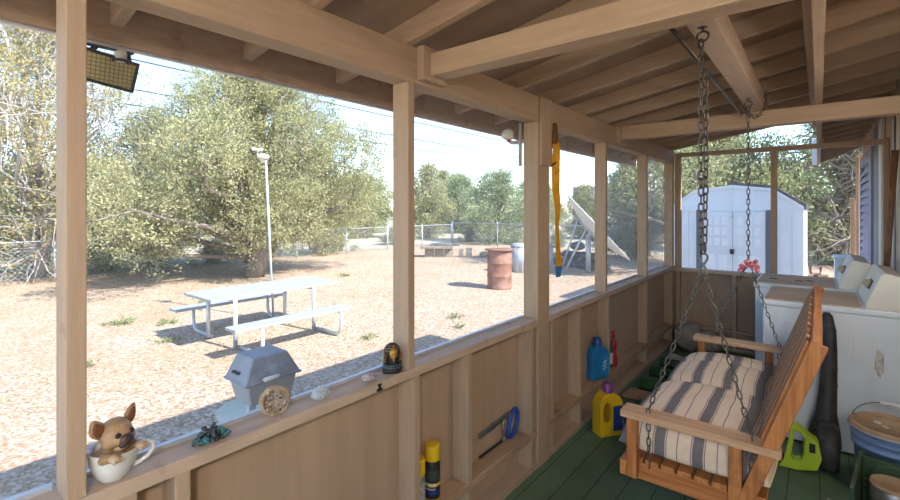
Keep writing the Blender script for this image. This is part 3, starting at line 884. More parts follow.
o = part('paper_scrap', bm, M['paper']); recentre(o, (.06, 3.11, .001)); tag(o, 'pale paper scrap on the green floor beside the blue bucket', 'paper scrap')

# ------------------------------------------------------------------ bottles and cans along the left wall
SH = .231
def jug(name, label, loc, mat, cap, w, d, h, hole, capmat, labmat):
    """flat-sided detergent jug; local x is its thickness, y its width"""
    t = thing(name, label, 'jug', loc)
    bm = BM()
    outer = [(-w / 2, .0), (w / 2, 0), (w / 2, h * .62), (w * .40, h * .74), (w * .16, h * .82), (-w * .16, h * .82), (-w * .40, h * .74), (-w / 2, h * .60)]
    if hole:
        inner = [(-w * .34, h * .30), (-w * .06, h * .24), (w * .02, h * .30), (w * .02, h * .52), (-w * .04, h * .62), (-w * .18, h * .66), (-w * .30, h * .62), (-w * .36, h * .50)]
        A = []
        for x in (-d / 2, d / 2):
            A.append(([bm.verts.new((x, y, z)) for y, z in outer], [bm.verts.new((x, y, z)) for y, z in inner]))
        n = 8
        for i in range(n):
            j = (i + 1) % n
            bm.faces.new((A[0][0][i], A[0][0][j], A[0][1][j], A[0][1][i]))
            bm.faces.new((A[1][0][i], A[1][1][i], A[1][1][j], A[1][0][j]))
            bm.faces.new((A[0][0][i], A[1][0][i], A[1][0][j], A[0][0][j]))
            bm.faces.new((A[0][1][i], A[0][1][j], A[1][1][j], A[1][1][i]))
    else:
        prism(bm, outer, -d / 2, d / 2, 'X')
    part('jug_body', bm, mat, t, .016 if not hole else .012, local=True)
    if hole:
        bm = BM(); prism(bm, [(y, z) for y, z in inner], -d * .18, d * .18, 'X'); part('handle_recess', bm, M['amber'], t, local=True, label='amber handle hollow with painted shade')  # darker filler paints the shade inside the handle
    bm = BM(); lathe(bm, [(w * .20, h * .82), (w * .20, h * .85), (w * .185, h * .86), (w * .18, h * .985), (w * .16, h), (0, h)], 20, caps=False); part('cap', bm, capmat, t, .0, local=True, label='screw cap')
    bm = BM(); box(bm, d / 2, d / 2 + .0015, w * .06, w * .46, h * .10, h * .58)
    lb_ = part('label', bm, labmat, t, local=True)
    return t
jb = jug('detergent_jug', 'tall blue detergent jug on the low shelf of the left wall', (-1.338, 3.475, SH), M['blue_jug'], None, .18, .082, .315, False, M['blue_cap'], plain('bright_blue_label', (.03, .28, .56), .4))
bm = BM()
for k, zz in enumerate((.075, .10, .125)):
    tube(bm, [(.0432, .02, zz), (.0432, .055, zz + .02)], .004, 5)
part('label_mark', bm, M['label_white'], jb, local=True)
jy = jug('detergent_jug', 'yellow detergent jug with a purple cap on the green floor', (-1.13, 3.13, 0), M['yellow_jug'], None, .18, .095, .35, True, M['purple_cap'], M['label_blue'])
jy.rotation_euler = (0, 0, math.radians(-36))
jb.rotation_euler = (0, 0, math.radians(-24))
tb = thing('spray_bottle', 'dark teal bottle standing left of the red bottle on the low shelf', 'bottle', (-1.352, 3.765, SH))
bm = BM(); lathe(bm, [(.03, 0), (.033, .01), (.033, .17), (.014, .215), (.012, .25), (.016, .252), (.016, .27), (0, .27)], 18, caps=False); part('bottle_body', bm, M['teal'], tb, local=True)
bm = BM(); lathe(bm, [(.0335, .04), (.0335, .13)], 18, caps=False); part('label', bm, M['label_white'], tb, local=True)
rb = thing('spray_bottle', 'red pump bottle standing on the low shelf beyond the blue jug', 'bottle', (-1.335, 3.835, SH))
bm = BM(); lathe(bm, [(.028, 0), (.03, .01), (.03, .085), (.022, .11), (.022, .14), (.028, .165), (.026, .20), (.012, .225), (.011, .24), (0, .24)], 18, caps=False); part('bottle_body', bm, M['red'], rb, local=True)
bm = BM(); lathe(bm, [(.013, .238), (.014, .262), (.008, .266)], 12); obox(bm, (.0, -.012, .285), (.018, .055, .024)); tube(bm, [(0, -.03, .275), (.0, -.036, .25)], .004, 6); part('trigger', bm, M['red'], rb, .003, local=True)
def spray(loc, h, label, dark):
    t = thing('spray_can', label, 'spray can', loc, 'yellow capped spray cans')
    bm = BM(); lathe(bm, [(.031, 0), (.034, .004), (.034, h - .085), (.03, h - .07), (.02, h - .066)], 24); part('can_body', bm, M['can_silver'] if not dark else M['dark'], t, local=True)
    bm = BM(); lathe(bm, [(.0335, h - .068), (.0345, h - .066), (.0335, h - .004), (.031, h), (.02, h - .002), (0, h - .004)], 24, caps=False); part('cap', bm, M['cap_yellow'], t, local=True, label='yellow cap')
    if dark:
        rngs = [(.11, .155, plain('grey_band', (.05, .055, .05), .5)), (.085, .10, M['cap_yellow']), (.05, .065, M['label_blue']), (.02, .03, M['cap_yellow'])]
        for a, b, mm in rngs:
            bm = BM(); lathe(bm, [(.0342, a), (.0344, a + .001), (.0344, b - .001), (.0342, b)], 24, caps=False); part('label_band', bm, mm, t, local=True)
        bm = BM()
        for k in range(7):
            a = -1.9 + k * .24
            obox(bm, (.0347 * math.cos(a), .0347 * math.sin(a), .0925 + .003 * (k % 2)), (.001, .005, .012), Matrix.Rotation(a, 3, 'Z'))
        for k in range(6):
            a = -1.8 + k * .25
            obox(bm, (.0347 * math.cos(a), .0347 * math.sin(a), .075), (.001, .004, .008), Matrix.Rotation(a, 3, 'Z'))
        part('lettering', bm, M['label_white'], t, local=True)
    else:
        bm = BM(); lathe(bm, [(.0342, .03), (.0344, .031), (.0344, h - .1), (.0342, h - .099)], 24, caps=False); part('label_band', bm, mottled('speckled_label', (.25, .24, .22), (.6, .58, .54), 90, .5), t, local=True)
    return t
spray((-1.345, 1.545, SH), .262, 'black spray can with yellow cap and banded label on the low shelf', True)
spray((-1.35, 1.452, SH), .235, 'silver spray can with yellow cap, half hidden behind the wall stud', False)

sawt = thing('bow_saw', 'small hand saw with a blue loop handle leaning on the low shelf', 'saw', (-1.372, 2.12, SH))
def sx(y, z): return (-1.378, y, z)
bm = BM(); bar(bm, sx(1.955, .355), sx(2.26, .372), .012, .028); bar(bm, sx(2.07, .362), sx(2.09, .363), .016, .034); part('frame_bar', bm, M['steel'], sawt, .002)
bm = BM(); bar(bm, sx(1.955, .243), sx(2.20, .246), .004, .016); part('blade', bm, M['dark'], sawt)
bm = BM(); tube(bm, [sx(2.19, .365), sx(2.185, .30), sx(2.20, .25)], .008, 8); tube(bm, [sx(2.175, .248), sx(2.225, .25)], .011, 8); part('bow_arm', bm, M['steel'], sawt)
bm = BM(); tube(bm, [(-1.374, 2.285 + .045 * math.sin(t) + .02 * math.cos(t), .305 + .075 * math.cos(t)) for t in [2 * PI * k / 18 for k in range(18)]], .0125, 8, closed=True); part('handle', bm, M['saw_blue'], sawt, label='blue loop handle')

# scraps on the floor at the far left
def scrap(pts, z0, z1, label, mat, name='turf_scrap', cat='turf scrap', group=None, bev=.012):
    bm = BM(); prism(bm, pts, z0, z1, 'Z')
    o = part(name, bm, mat, None, bev)
    c = (sum(p[0] for p in pts) / len(pts), sum(p[1] for p in pts) / len(pts), z0)
    recentre(o, c); tag(o, label, cat, group); return o
def turf_roll(y, x0, x1, r, label, squash=.75):
    t = thing('turf_roll', label, 'turf roll', ((x0 + x1) / 2, y, 0), 'folded green turf pieces')
    bm = BM(); tube(bm, [(x0, y - .02, r * squash), ((x0 + x1) / 2, y + .01, r * squash), (x1, y, r * squash)], r, 14)
    for v in bm.verts: v.co.z *= squash
    part('turf_layer', bm, M['turf'], t)
    bm = BM()
    tube(bm, [(x1 + .002, y + r * .55 * math.cos(a) * (1 - a / 14), r * squash * squash + r * .5 * squash * math.sin(a) * (1 - a / 14)) for a in [k * .5 for k in range(20)]], .006, 5)
    part('coiled_edge', bm, M['dark'], t)
    return t
turf_roll(4.12, -1.20, -.80, .065, 'nearest folded roll of green turf beside the left wall')
turf_roll(4.50, -1.22, -.78, .06, 'middle folded roll of green turf beside the left wall')
turf_roll(4.84, -1.22, -.78, .055, 'farthest folded roll of green turf beside the left wall')
scrap([(-1.26, 3.82), (-.85, 3.80), (-.84, 3.98), (-1.25, 4.02)], .0, .02, 'flat brown board lying on the floor before the turf rolls', M['shelf'], 'loose_board', 'board', bev=.004)
scrap([(-1.15, 3.56), (-.75, 3.52), (-.72, 3.76), (-1.12, 3.78)], .0, .022, 'flat scrap of green turf on the floor beyond the yellow jug', M['turf'])
bm = BM(); tube(bm, [(-1.12, 4.665, .06), (-1.06, 4.675, .065), (-.98, 4.68, .06)], [.035, .04, .035], 12)
o = part('pipe_offcut', bm, M['rod']); recentre(o, (-1.05, 4.67, .02)); tag(o, 'short dark pipe offcut lying between the turf rolls', 'pipe')
bm = BM(); blob(bm, (-1.10, 5.50, .15), (.16, .15, .15), 3, .25, 2.2, 4); blob(bm, (-.93, 5.52, .12), (.16, .14, .12), 3, .25, 2.2, 9)
o = part('rag_heap', bm, M['rag']); recentre(o, (-1.02, 5.5, 0)); tag(o, 'lumpy dusty grey sack heaped in the far left corner of the floor', 'sack')
bm = BM(); prism(bm, [(-1.22, 5.05), (-1.05, 5.02), (-1.0, 5.12), (-1.12, 5.2), (-1.2, 5.18)], .002, .03, 'Z')
for v in bm.verts: v.co.z += .05 * mnoise.noise(v.co * 6)
for v in bm.verts: v.co.z = max(.001, v.co.z)
o = part('paper_scrap', bm, M['paper']); recentre(o, (-1.12, 5.1, 0)); tag(o, 'crumpled pale paper on the floor under the far end of the shelf', 'paper scrap')
scrap([(-.70, 5.1), (-.48, 5.05), (-.47, 5.5), (-.7, 5.55)], .0, .03, 'dark green turf lying flat before the end wall', M['turf'])

# ------------------------------------------------------------------ ornaments on the window sill
SZ = .8855
cup = thing('teacup', 'white china teacup on the sill with a pup ornament sitting in it', 'cup', (-1.338, .352, SZ))
bm = BM()
lathe(bm, [(.0, .003), (.024, .0), (.027, .004), (.038, .018), (.048, .042), (.054, .074), (.0545, .076), (.052, .0755), (.046, .045), (.035, .022), (.0, .016)], 36, caps=False)
part('bowl', bm, M['china'], cup, local=True)
bm = BM()
pts = [(0, .050, .066), (0, .068, .073), (0, .080, .066), (0, .082, .052), (0, .072, .036), (0, .055, .026), (0, .040, .022)]
tube(bm, pts, [.005, .0048, .0048, .0048, .0048, .005, .006], 10); part('handle', bm, M['china'], cup, local=True)
cup.rotation_euler = (math.radians(-3), 0, math.radians(-12))
pup = thing('puppy_ornament', 'fawn puppy ornament with big ears peeking out of the white teacup', 'ornament', (-1.338, .347, SZ + .022))
bm = BM()
blob(bm, (0, 0, .030), (.034, .036, .036), 3)            # chest in the cup
blob(bm, (.008, 0, .068), (.024, .026, .022), 3)
blob(bm, (.012, 0, .095), (.033, .036, .031), 3)         # skull
blob(bm, (.010, 0, .108), (.026, .030, .022), 3)
blob(bm, (.034, 0, .086), (.018, .026, .018), 3)         # cheeks
blob(bm, (.022, .020, .084), (.02, .018, .018), 2); blob(bm, (.022, -.020, .084), (.02, .018, .018), 2)
tube(bm, [(.01, .026, .04), (.03, .036, .052), (.048, .033, .058)], [.014, .012, .011], 10)
tube(bm, [(.01, -.026, .04), (.03, -.036, .052), (.048, -.033, .058)], [.014, .012, .011], 10)
body = part('pup_body', bm, M['fawn'], pup, local=True)
rm = body.modifiers.new('join', 'REMESH'); rm.mode = 'VOXEL'; rm.voxel_size = .0025; rm.use_smooth_shade = True
for s in (1, -1):
    bm = BM()
    R = Matrix.Rotation(-s * (.42 if s < 0 else .35), 3, 'X') @ Matrix.Rotation(-.1, 3, 'Y')
    vs = blob(bm, (0, 0, 0), (.0065, .018 if s < 0 else .016, .027), 2)
    for v in vs:
        v.co.x += -.10 * abs(v.co.y) * 0 + .004 * (v.co.z / .030) ** 2
        if v.co.z > 0: v.co.y *= 1 - .5 * v.co.z / .030
        v.co = R @ v.co + Vector((.004, s * .041, .119 if s < 0 else .122))
    ear = part('ear', bm, M['fawn'], pup, local=True)
    bm = BM()
    vs = blob(bm, (0, 0, 0), (.003, .0130 if s < 0 else .011, .020), 2)
    for v in vs:
        if v.co.z > 0: v.co.y *= 1 - .5 * v.co.z / .023
        v.co = R @ v.co + Vector((.0105, s * .041, .118 if s < 0 else .121))
    part('inner_ear', bm, M['ear_pink'], ear, local=True)
    bm = BM(); blob(bm, (.0415, s * .016, .100), (.0055, .0068, .0065), 2); part('eye', bm, M['dark'], pup, local=True)
    bm = BM(); blob(bm, (.055, s * .033, .058), (.013, .013, .010), 2)
    for k in (-1, 0, 1): blob(bm, (.064, s * .033 + k * .0075, .054), (.006, .0042, .0065), 1)
    part('paw', bm, M['fawn_pale'], pup, local=True)
bm = BM(); blob(bm, (.049, 0, .088), (.010, .017, .013), 3); blob(bm, (.050, .009, .079), (.009, .010, .009), 2); blob(bm, (.050, -.009, .079), (.009, .010, .009), 2); part('muzzle', bm, M['muzzle'], pup, local=True)
bm = BM(); blob(bm, (.060, 0, .093), (.005, .0075, .005), 2); part('nose', bm, M['dark'], pup, local=True)
bm = BM(); blob(bm, (.034, 0, .066), (.010, .018, .010), 2); part('chin', bm, M['fawn_pale'], pup, local=True)
pup.rotation_euler = (0, math.radians(4), math.radians(22))

def rough_blob(name, label, cat, loc, rad, mat, amp, freq, seed, sub=4):
    bm = BM(); vs = blob(bm, (0, 0, 0), rad, sub, amp, freq, seed)
    lo = min(v.co.z for v in vs)
    for v in vs: v.co.z -= lo
    o = part(name, bm, mat); o.location = loc; LOC[o.name] = Vector(loc)
    return tag(o, label, cat)
bm = BM()
rnd = random.Random(4)
for k in range(240):
    a = rnd.uniform(0, 2 * PI); q = rnd.random() ** .5
    h = .030 * (1 - q * q) * (1 + .5 * math.sin(a * 3)) + .006
    blob(bm, (.024 * q * math.cos(a), .050 * q * math.sin(a), rnd.uniform(.004, h)), [rnd.uniform(.0035, .0062)] * 3, 1, .3, 3, k)
o = part('mineral_cluster', bm, M['mineral']); o.location = (-1.343, .588, SZ); tag(o, 'black bubbly mineral with teal blotches lying on the window sill', 'mineral')
# geode: a half nodule with a hollow face towards the room
gd = thing('geode', 'tan round geode with a hollow brown centre standing on the sill', 'geode', (-1.342, .782, SZ))
bm = BM()
vs = blob(bm, (0, 0, 0), (.034, .047, .046), 4, .10, 3, 3)
for v in vs:
    if v.co.x > .012: v.co.x = .012 + (v.co.x - .012) * .1
    v.co.z += .047
kill = [f for f in bm.faces if f.calc_center_median().x > .0112 and ((f.calc_center_median().y / .036) ** 2 + ((f.calc_center_median().z - .047) / .035) ** 2) < 1]
bmesh.ops.delete(bm, geom=kill, context='FACES')
part('rind', bm, M['geode_rind'], gd, local=True)
bm = BM()
rnd = random.Random(8)
rg = []
n = 30
for i in range(9):
    q = i / 8
    ring = []
    for k in range(n):
        a = 2 * PI * k / n
        rr = 1 + .12 * mnoise.noise(Vector((math.cos(a) * 2, math.sin(a) * 2, 3)))
        dep = .0145 - .024 * (1 - q ** 3) + .007 * mnoise.noise(Vector((q * math.cos(a) * 5, q * math.sin(a) * 5, 1))) * (1 - q * .7)
        ring.append(bm.verts.new((dep, .037 * q * rr * math.cos(a), .047 + .036 * q * rr * math.sin(a))))
    rg.append(ring)
for i in range(8):
    for k in range(n):
        q = (rg[i][k], rg[i][(k + 1) % n], rg[i + 1][(k + 1) % n], rg[i + 1][k])
        bm.faces.new(q)
bmesh.ops.remove_doubles(bm, verts=bm.verts, dist=.00001)
part('crystal_face', bm, M['geode_face'], gd, local=True, label='rough brown hollow face')
bm = BM()
for k in range(46):
    a = rnd.uniform(0, 2 * PI); q = rnd.uniform(.2, 1.0)
    blob(bm, (.0155 - .024 * (1 - q ** 3), .036 * q * math.cos(a), .047 + .035 * q * math.sin(a)), [rnd.uniform(.002, .004), rnd.uniform(.002, .005), rnd.uniform(.002, .005)], 1, .5, 3, k)
part('crystal_lumps', bm, M['pale_stone'], gd, local=True)
gd.rotation_euler = (0, math.radians(-6), math.radians(-22))
def cluster(name, label, cat, loc, R, mat, n, s, seed, base=None):
    t = thing(name, label, cat, loc)
    rnd = random.Random(seed)
    bm = BM()
    vs = blob(bm, (0, 0, 0), (R[0], R[1], R[2]), 3, .15, 3, seed)
    for v in vs: v.co.z = max(0, v.co.z + R[2] * .7)
    part('stone_base', bm, base or mat, t, local=True)
    bm = BM()
    for k in range(n):
        th = rnd.uniform(0, 2 * PI); ph = math.acos(rnd.uniform(-.1, 1))
        d = Vector((math.sin(ph) * math.cos(th), math.sin(ph) * math.sin(th), math.cos(ph)))
        p = Vector((d.x * R[0], d.y * R[1], d.z * R[2] + R[2] * .7)) * .95
        r = rnd.uniform(.5, 1) * s
        tube(bm, [p - d * r, p + d * r * .5, p + d * r * 1.3], [r * .6, r * .6, r * .08], 5)
    for f in bm.faces: f.smooth = False
    part('crystal_points', bm, mat, t, local=True)
    return t
cluster('crystal_cluster', 'small pale blue crystal cluster sitting on the window sill', 'crystal', (-1.345, .955, SZ), (.022, .034, .021), M['crystal'], 60, .007, 2)
cluster('amethyst_chunk', 'little purple crystal chunk on the sill beside the pharaoh bust', 'crystal', (-1.342, 1.172, SZ), (.022, .032, .016), M['amethyst'], 40, .005, 5, M['pale_stone'])
bs = thing('pharaoh_bust', 'small dark pharaoh bust with a gold face on the sill by the window post', 'figurine', (-1.338, 1.29, SZ))
bm = BM()
lathe(bm, [(.0, 0), (.040, 0), (.042, .012), (.040, .028), (.036, .036), (.0, .04)], 24, caps=False)
for v in bm.verts: v.co.x *= .72
blob(bm, (-.002, 0, .055), (.020, .024, .03), 3)
part('shoulders', bm, M['bust_dark'], bs, local=True)
bm = BM()
vs = blob(bm, (-.004, 0, .082), (.028, .034, .034), 3)
for v in vs:
    if v.co.z < .08: v.co.y *= 1 + .10 * (.08 - v.co.z) / .03
for s in (1, -1):
    obox(bm, (.006, s * .029, .058), (.022, .013, .045), (s * .12, 0, 0))
part('headdress', bm, M['bust_dark'], bs, .003, local=True)
bm = BM()
for k in range(5):
    z = .05 + k * .007
    for s in (1, -1): obox(bm, (.0085, s * (.0315 + .004 * (.085 - z) / .04), z), (.021, .0135, .0016), (s * .12, 0, 0))
for k in range(3):
    a = .75 + k * .3
    tube(bm, [(-.004 + .0288 * math.cos(t) * math.sin(a), .0348 * math.sin(t) * math.sin(a), .082 + .0348 * math.cos(a)) for t in [-1.2 + .3 * q for q in range(9)]], .0011, 5)
part('gold_bands', bm, M['gold'], bs, local=True)
bm = BM()
blob(bm, (.017, 0, .077), (.012, .0165, .021), 3); blob(bm, (.028, 0, .076), (.004, .0032, .006), 2); blob(bm, (.0265, 0, .066), (.003, .006, .002), 2)
tube(bm, [(.023, 0, .06), (.026, 0, .044)], [.0035, .0028], 8); obox(bm, (.025, 0, .106), (.006, .005, .013))
part('face', bm, M['gold'], bs, local=True, label='gold face')
bm = BM()
for s in (1, -1): blob(bm, (.0275, s * .007, .081), (.0015, .0035, .0016), 1)
part('eyes', bm, M['dark'], bs, local=True)
bm = BM()
for rr, z in ((.0405, .03), (.0375, .037)):
    tube(bm, [(rr * .74 * math.cos(t), rr * math.sin(t), z - .008 * math.cos(t)) for t in [-1.3 + .2 * q for q in range(14)]], .0013, 5)
part('collar', bm, M['turquoise'], bs, local=True, label='turquoise collar lines')
bs.rotation_euler = (0, 0, math.radians(-30))
bm = BM(); box(bm, WX + .003, WX + .008, 1.17, 1.195, .852, .86); box(bm, WX + .003, WX + .009, 1.178, 1.187, .858, .872); box(bm, WX + .003, WX + .008, 1.175, 1.19, .872, .878)
o = part('hook_plate', bm, M['dark']); recentre(o, (WX + .003, 1.182, .86)); tag(o, 'tiny dark metal hook on the front edge of the sill below the bust', 'hook')

# ------------------------------------------------------------------ strap, lamps and sensor on the wall
st = thing('ratchet_strap', 'long orange webbing strap hanging from the beam beside the thick post', 'strap', (-1.262, 2.60, 1.12))
def ribbon(name, rows, mat, th=.005):
    bm = BM()
    prev = None
    for (c, a, w) in rows:
        c = Vector(c); d = Vector((math.sin(a), math.cos(a), 0)) * w / 2; nn = Vector((math.cos(a), -math.sin(a), 0)) * th / 2
        q = [bm.verts.new(c - d - nn), bm.verts.new(c + d - nn), bm.verts.new(c + d + nn), bm.verts.new(c - d + nn)]
        if prev:
            for i in range(4): bm.faces.new((prev[i], prev[(i + 1) % 4], q[(i + 1) % 4], q[i]))
        else: bm.faces.new(q)
        prev = q
    bm.faces.new(prev)
    return part(name, bm, mat, st)
rows = []
for k in range(30):
    z = 1.97 - k * (1.97 - 1.185) / 29
    rows.append(((-1.262 + .004 * math.sin(k * .5), 2.60 + .045 * (k / 29) ** 1.3 + .003 * math.sin(k * .9), z), .35 + .45 * math.sin(k * .22), .05))
ribbon('webbing', rows, M['orange_strap'])
ribbon('hanging_end', [((-1.262, 2.598, 2.068), .2, .03), ((-1.262, 2.598, 2.03), .3, .036), ((-1.262, 2.599, 1.97), .35, .046), ((-1.262, 2.60, 1.94), .35, .049)], M['strap_dark'], .008)
ribbon('strap_tip', [((-1.262, 2.645, 1.187), .6, .046), ((-1.262, 2.640, 1.16), .5, .036), ((-1.262, 2.636, 1.118), .4, .03)], M['strap_blue'], .009)
bm = BM(); tube(bm, [(-1.266, 2.598, 2.055), (-1.285, 2.598, 2.062)], .004, 6); blob(bm, (-1.262, 2.598, 2.058), (.006, .006, .006), 1); part('nail', bm, M['dark'], st)
bm = BM(); tube(bm, [(-1.285, 2.575, 1.80), (-1.262, 2.60, 1.825), (-1.255, 2.62, 1.832)], .006, 6); part('tie', bm, M['dark'], st, label='black tie round the strap')

fl = thing('floodlight', 'black framed floodlight with an amber cell panel under the roof edge', 'light', (-1.80, .485, 2.066))
Rf = Euler((math.radians(-7), math.radians(14), 0)).to_matrix()
def fb(c, s):
    bm = BM(); obox(bm, Rf @ Vector(c) , s, Rf); return bm
for nm, c, s in (('frame_bar', (0, 0, .047), (.022, .17, .010)), ('frame_bar', (0, 0, -.047), (.022, .17, .010)), ('frame_bar', (0, .08, 0), (.022, .010, .094)), ('frame_bar', (0, -.08, 0), (.022, .010, .094))):
    b_ = fb(c, s); bmesh.ops.translate(b_, verts=b_.verts, vec=(-.03, -.02, -.067)); part(nm, b_, M['dark'], fl, .002, local=True)
b_ = fb((0, 0, 0), (.012, .15, .086)); bmesh.ops.translate(b_, verts=b_.verts, vec=(-.03, -.02, -.067)); part('cell_panel', b_, M['led'], fl, local=True, label='amber grid panel')
b_ = fb((-.012, 0, 0), (.016, .16, .09)); bmesh.ops.translate(b_, verts=b_.verts, vec=(-.03, -.02, -.067)); part('backplate', b_, M['dark'], fl, .003, local=True)
bm = BM(); lathe(bm, [(0, -.038), (.016, -.036), (.018, -.01), (.018, 0)], 18, (0, 0, 0)); 
for v in bm.verts: v.co += Vector((-.012, .015, 0))
part('sensor_drum', bm, M['offwhite'], fl, local=True, label='pale motion sensor')
bm = BM()
tube(bm, [(-.012 + .021 * math.cos(a), .015 + .021 * math.sin(a), -.034) for a in [2 * PI * k / 18 for k in range(18)]], .004, 6, closed=True)
tube(bm, [(-.03, -.07, -.02), (-.02, -.06, -.012), (-.01, -.05, 0)], .008, 8); tube(bm, [(-.03, .045, -.02), (-.02, .04, -.01), (-.01, .035, 0)], .007, 8)
box(bm, -.02, .0, -.09, .05, -.004, .006)
part('bracket', bm, M['dark'], fl, local=True)

se = thing('security_sensor', 'off white sensor head on a bracket beside the thick post', 'sensor', (-1.46, 2.40, 1.96))
bm = BM(); blob(bm, (-1.47, 2.385, 1.99), (.038, .042, .036), 3, .12, 2, 3); part('sensor_head', bm, M['offwhite'], se)
bm = BM(); tube(bm, [(-1.455, 2.40, 1.945), (-1.45, 2.43, 1.945), (-1.393, 2.446, 1.95)], .012, 8); tube(bm, [(-1.46, 2.39, 1.965), (-1.458, 2.398, 1.935)], .008, 6); part('arm', bm, M['offwhite'], se)
bm = BM(); blob(bm, (-1.458, 2.378, 1.952), (.012, .012, .01), 2); part('lens', bm, M['red'], se)
bm = BM(); tube(bm, [(-1.41, 2.428, 2.06), (-1.41, 2.428, 1.80)], .011, 8)
o = part('conduit', bm, M['pipe_grey']); recentre(o, (-1.41, 2.428, 1.8)); tag(o, 'short grey conduit running down the left edge of the thick post', 'conduit')

# ------------------------------------------------------------------ right end of the porch and the house side
sh = thing('louvered_shutter', 'tall lavender grey louvered shutter on the house wall beyond the end window', 'shutter', (HX - .02, 8.1, .8))
sa, sbb, z0, z1 = 6.95, 8.80, .80, 2.245
for nm, b in (('stile', (HX - .05, HX - .005, sa, sa + .30, z0, z1)), ('stile', (HX - .05, HX - .005, sbb - .20, sbb, z0, z1)), ('shutter_rail', (HX - .05, HX - .005, sa + .3, sbb - .2, z1 - .13, z1)), ('shutter_rail', (HX - .05, HX - .005, sa + .3, sbb - .2, z0, z0 + .13))):
    bm = BM(); box(bm, *b); part(nm, bm, M['lav'], sh, .006)
ns2 = 12
for k in range(ns2):
    z = z0 + .17 + k * (z1 - z0 - .30) / ns2
    bm = BM(); prism(bm, [(HX - .052, z - .035), (HX - .046, z - .042), (HX - .008, z + .05), (HX - .014, z + .057)], sa + .28, sbb - .18, 'Y'); part('louver', bm, M['lav'], sh)
bm = BM(); box(bm, HX - .01, HX - .004, sa + .2, sbb - .1, z0 + .1, z1 - .1); part('shutter_back', bm, M['shed_grey'], sh)
def stand(name, x0, x1, y0, y1, z0, z1, mat, label, cat):
    bm = BM(); box(bm, x0, x1, y0, y1, z0, z1); o = part(name, bm, mat, None, .004); recentre(o, ((x0 + x1) / 2, (y0 + y1) / 2, z0)); return tag(o, label, cat)
stand('casing_board', HX - .03, HX - .004, 6.42, 6.88, G, 2.42, M['shed_grey'], 'upright grey board on the house wall between shutter and end window', 'board')
stand('casing_board', HX - .03, HX - .004, 6.08, 6.38, G, 2.42, M['cream'], 'upright cream board on the house wall just outside the end window', 'board')
stand('tall_plank', HX - .07, HX - .035, 9.10, 9.16, G, 2.32, M['tanpost'], 'tall bare tan board standing at the far corner of the house', 'board')
stand('tall_plank', HX - .03, HX + .01, 9.12, 9.2, G, 2.36, M['tanpost'], 'tall tan board nearest the shutter at the far house corner', 'board')
stand('short_plank', HX - .13, HX - .075, 9.2, 9.27, G, 1.70, M['tanpost'], 'shorter tan board standing left of the tall ones by the house corner', 'board')
bm = BM(); tube(bm, [(.405, 5.53, .02), (.465, 4.98, 2.0)], .022, 12)
o = part('leaning_pole', bm, M['pole_brown']); recentre(o, (.405, 5.53, .02)); tag(o, 'round brown wooden pole leaning in the corner behind the machines', 'pole')
bm = BM(); prism(bm, [(.0, 2.235), (HX - .02, 2.45), (HX - .02, rz(HX) + .11), (.0, rz(0) + .11)], 9.04, 9.08, 'Y'); part('barge_board', bm, M['tan_x'], roof)
sbox('gutter_end', (-.085, -.022, 8.9, 9.1, 2.22, 2.62), M['shed_white'], roof, .006)
def fill_light(y, z, strength, label):  # unseen fill lamps, added to brighten the porch interior
    pl = thing('fill_light', label, 'fill lamp', (HX - .13, y, z))
    bm = BM(); lathe(bm, [(.06, 0), (.06, .012), (.02, .02), (.02, .06)], 20, (0, 0, 0), 'X')
    for v in bm.verts: v.co.x = .13 - v.co.x
    part('wall_plate', bm, M['alum'], pl, local=True)
    gm = bpy.data.materials.new('fill_light_globe'); gm.use_nodes = True
    gb = gm.node_tree.nodes['Principled BSDF']; gb.inputs['Base Color'].default_value = (.9, .85, .75, 1); gb.inputs['Emission Color'].default_value = (1, .95, .87, 1); gb.inputs['Emission Strength'].default_value = strength
    bm = BM(); blob(bm, (0, 0, 0), (.085, .085, .085), 3); part('globe', bm, gm, pl, local=True)
    bm = BM(); lathe(bm, [(0, .11), (.05, .10), (.12, .05), (.125, .035), (.115, .04), (.045, .09), (0, .098)], 24, caps=False); part('fill_hood', bm, M['alum'], pl, local=True)  # hood added to keep the fill light off the ceiling
fill_light(2.45, 1.96, FILL_SWING, 'round glass fill lamp added out of view on the house wall beside the swing')
fill_light(-.5, 1.9, FILL_REAR, 'round glass fill lamp added on the house wall behind the viewer')

# ------------------------------------------------------------------ the yard
pt = thing('picnic_table', 'pale grey picnic table with tube legs and two benches on the gravel yard', 'picnic table', (-6.95, 3.92, G))
for k in range(5):
    x = -7.36 + k * .185 + .05
    bm = BM(); box(bm, x - .086, x + .086, 2.83, 4.96, .252, .292); part('top_plank', bm, M['silver_wood'], pt, .006)
for xs in ((-6.105, -5.965), (-5.955, -5.815)):
    bm = BM(); box(bm, xs[0], xs[1], 2.84, 4.72, -.058, -.018); part('bench_plank', bm, M['silver_wood'], pt, .006)
for xs in ((-7.98, -7.84), (-7.83, -7.69)):
    bm = BM(); box(bm, xs[0], xs[1], 2.84, 4.72, -.058, -.018); part('bench_plank', bm, M['silver_wood'], pt, .006)
def arc(cx, cz, r, a0, a1, y, n=8):
    return [(cx + r * math.cos(a0 + (a1 - a0) * k / n), y, cz + r * math.sin(a0 + (a1 - a0) * k / n)) for k in range(n + 1)]
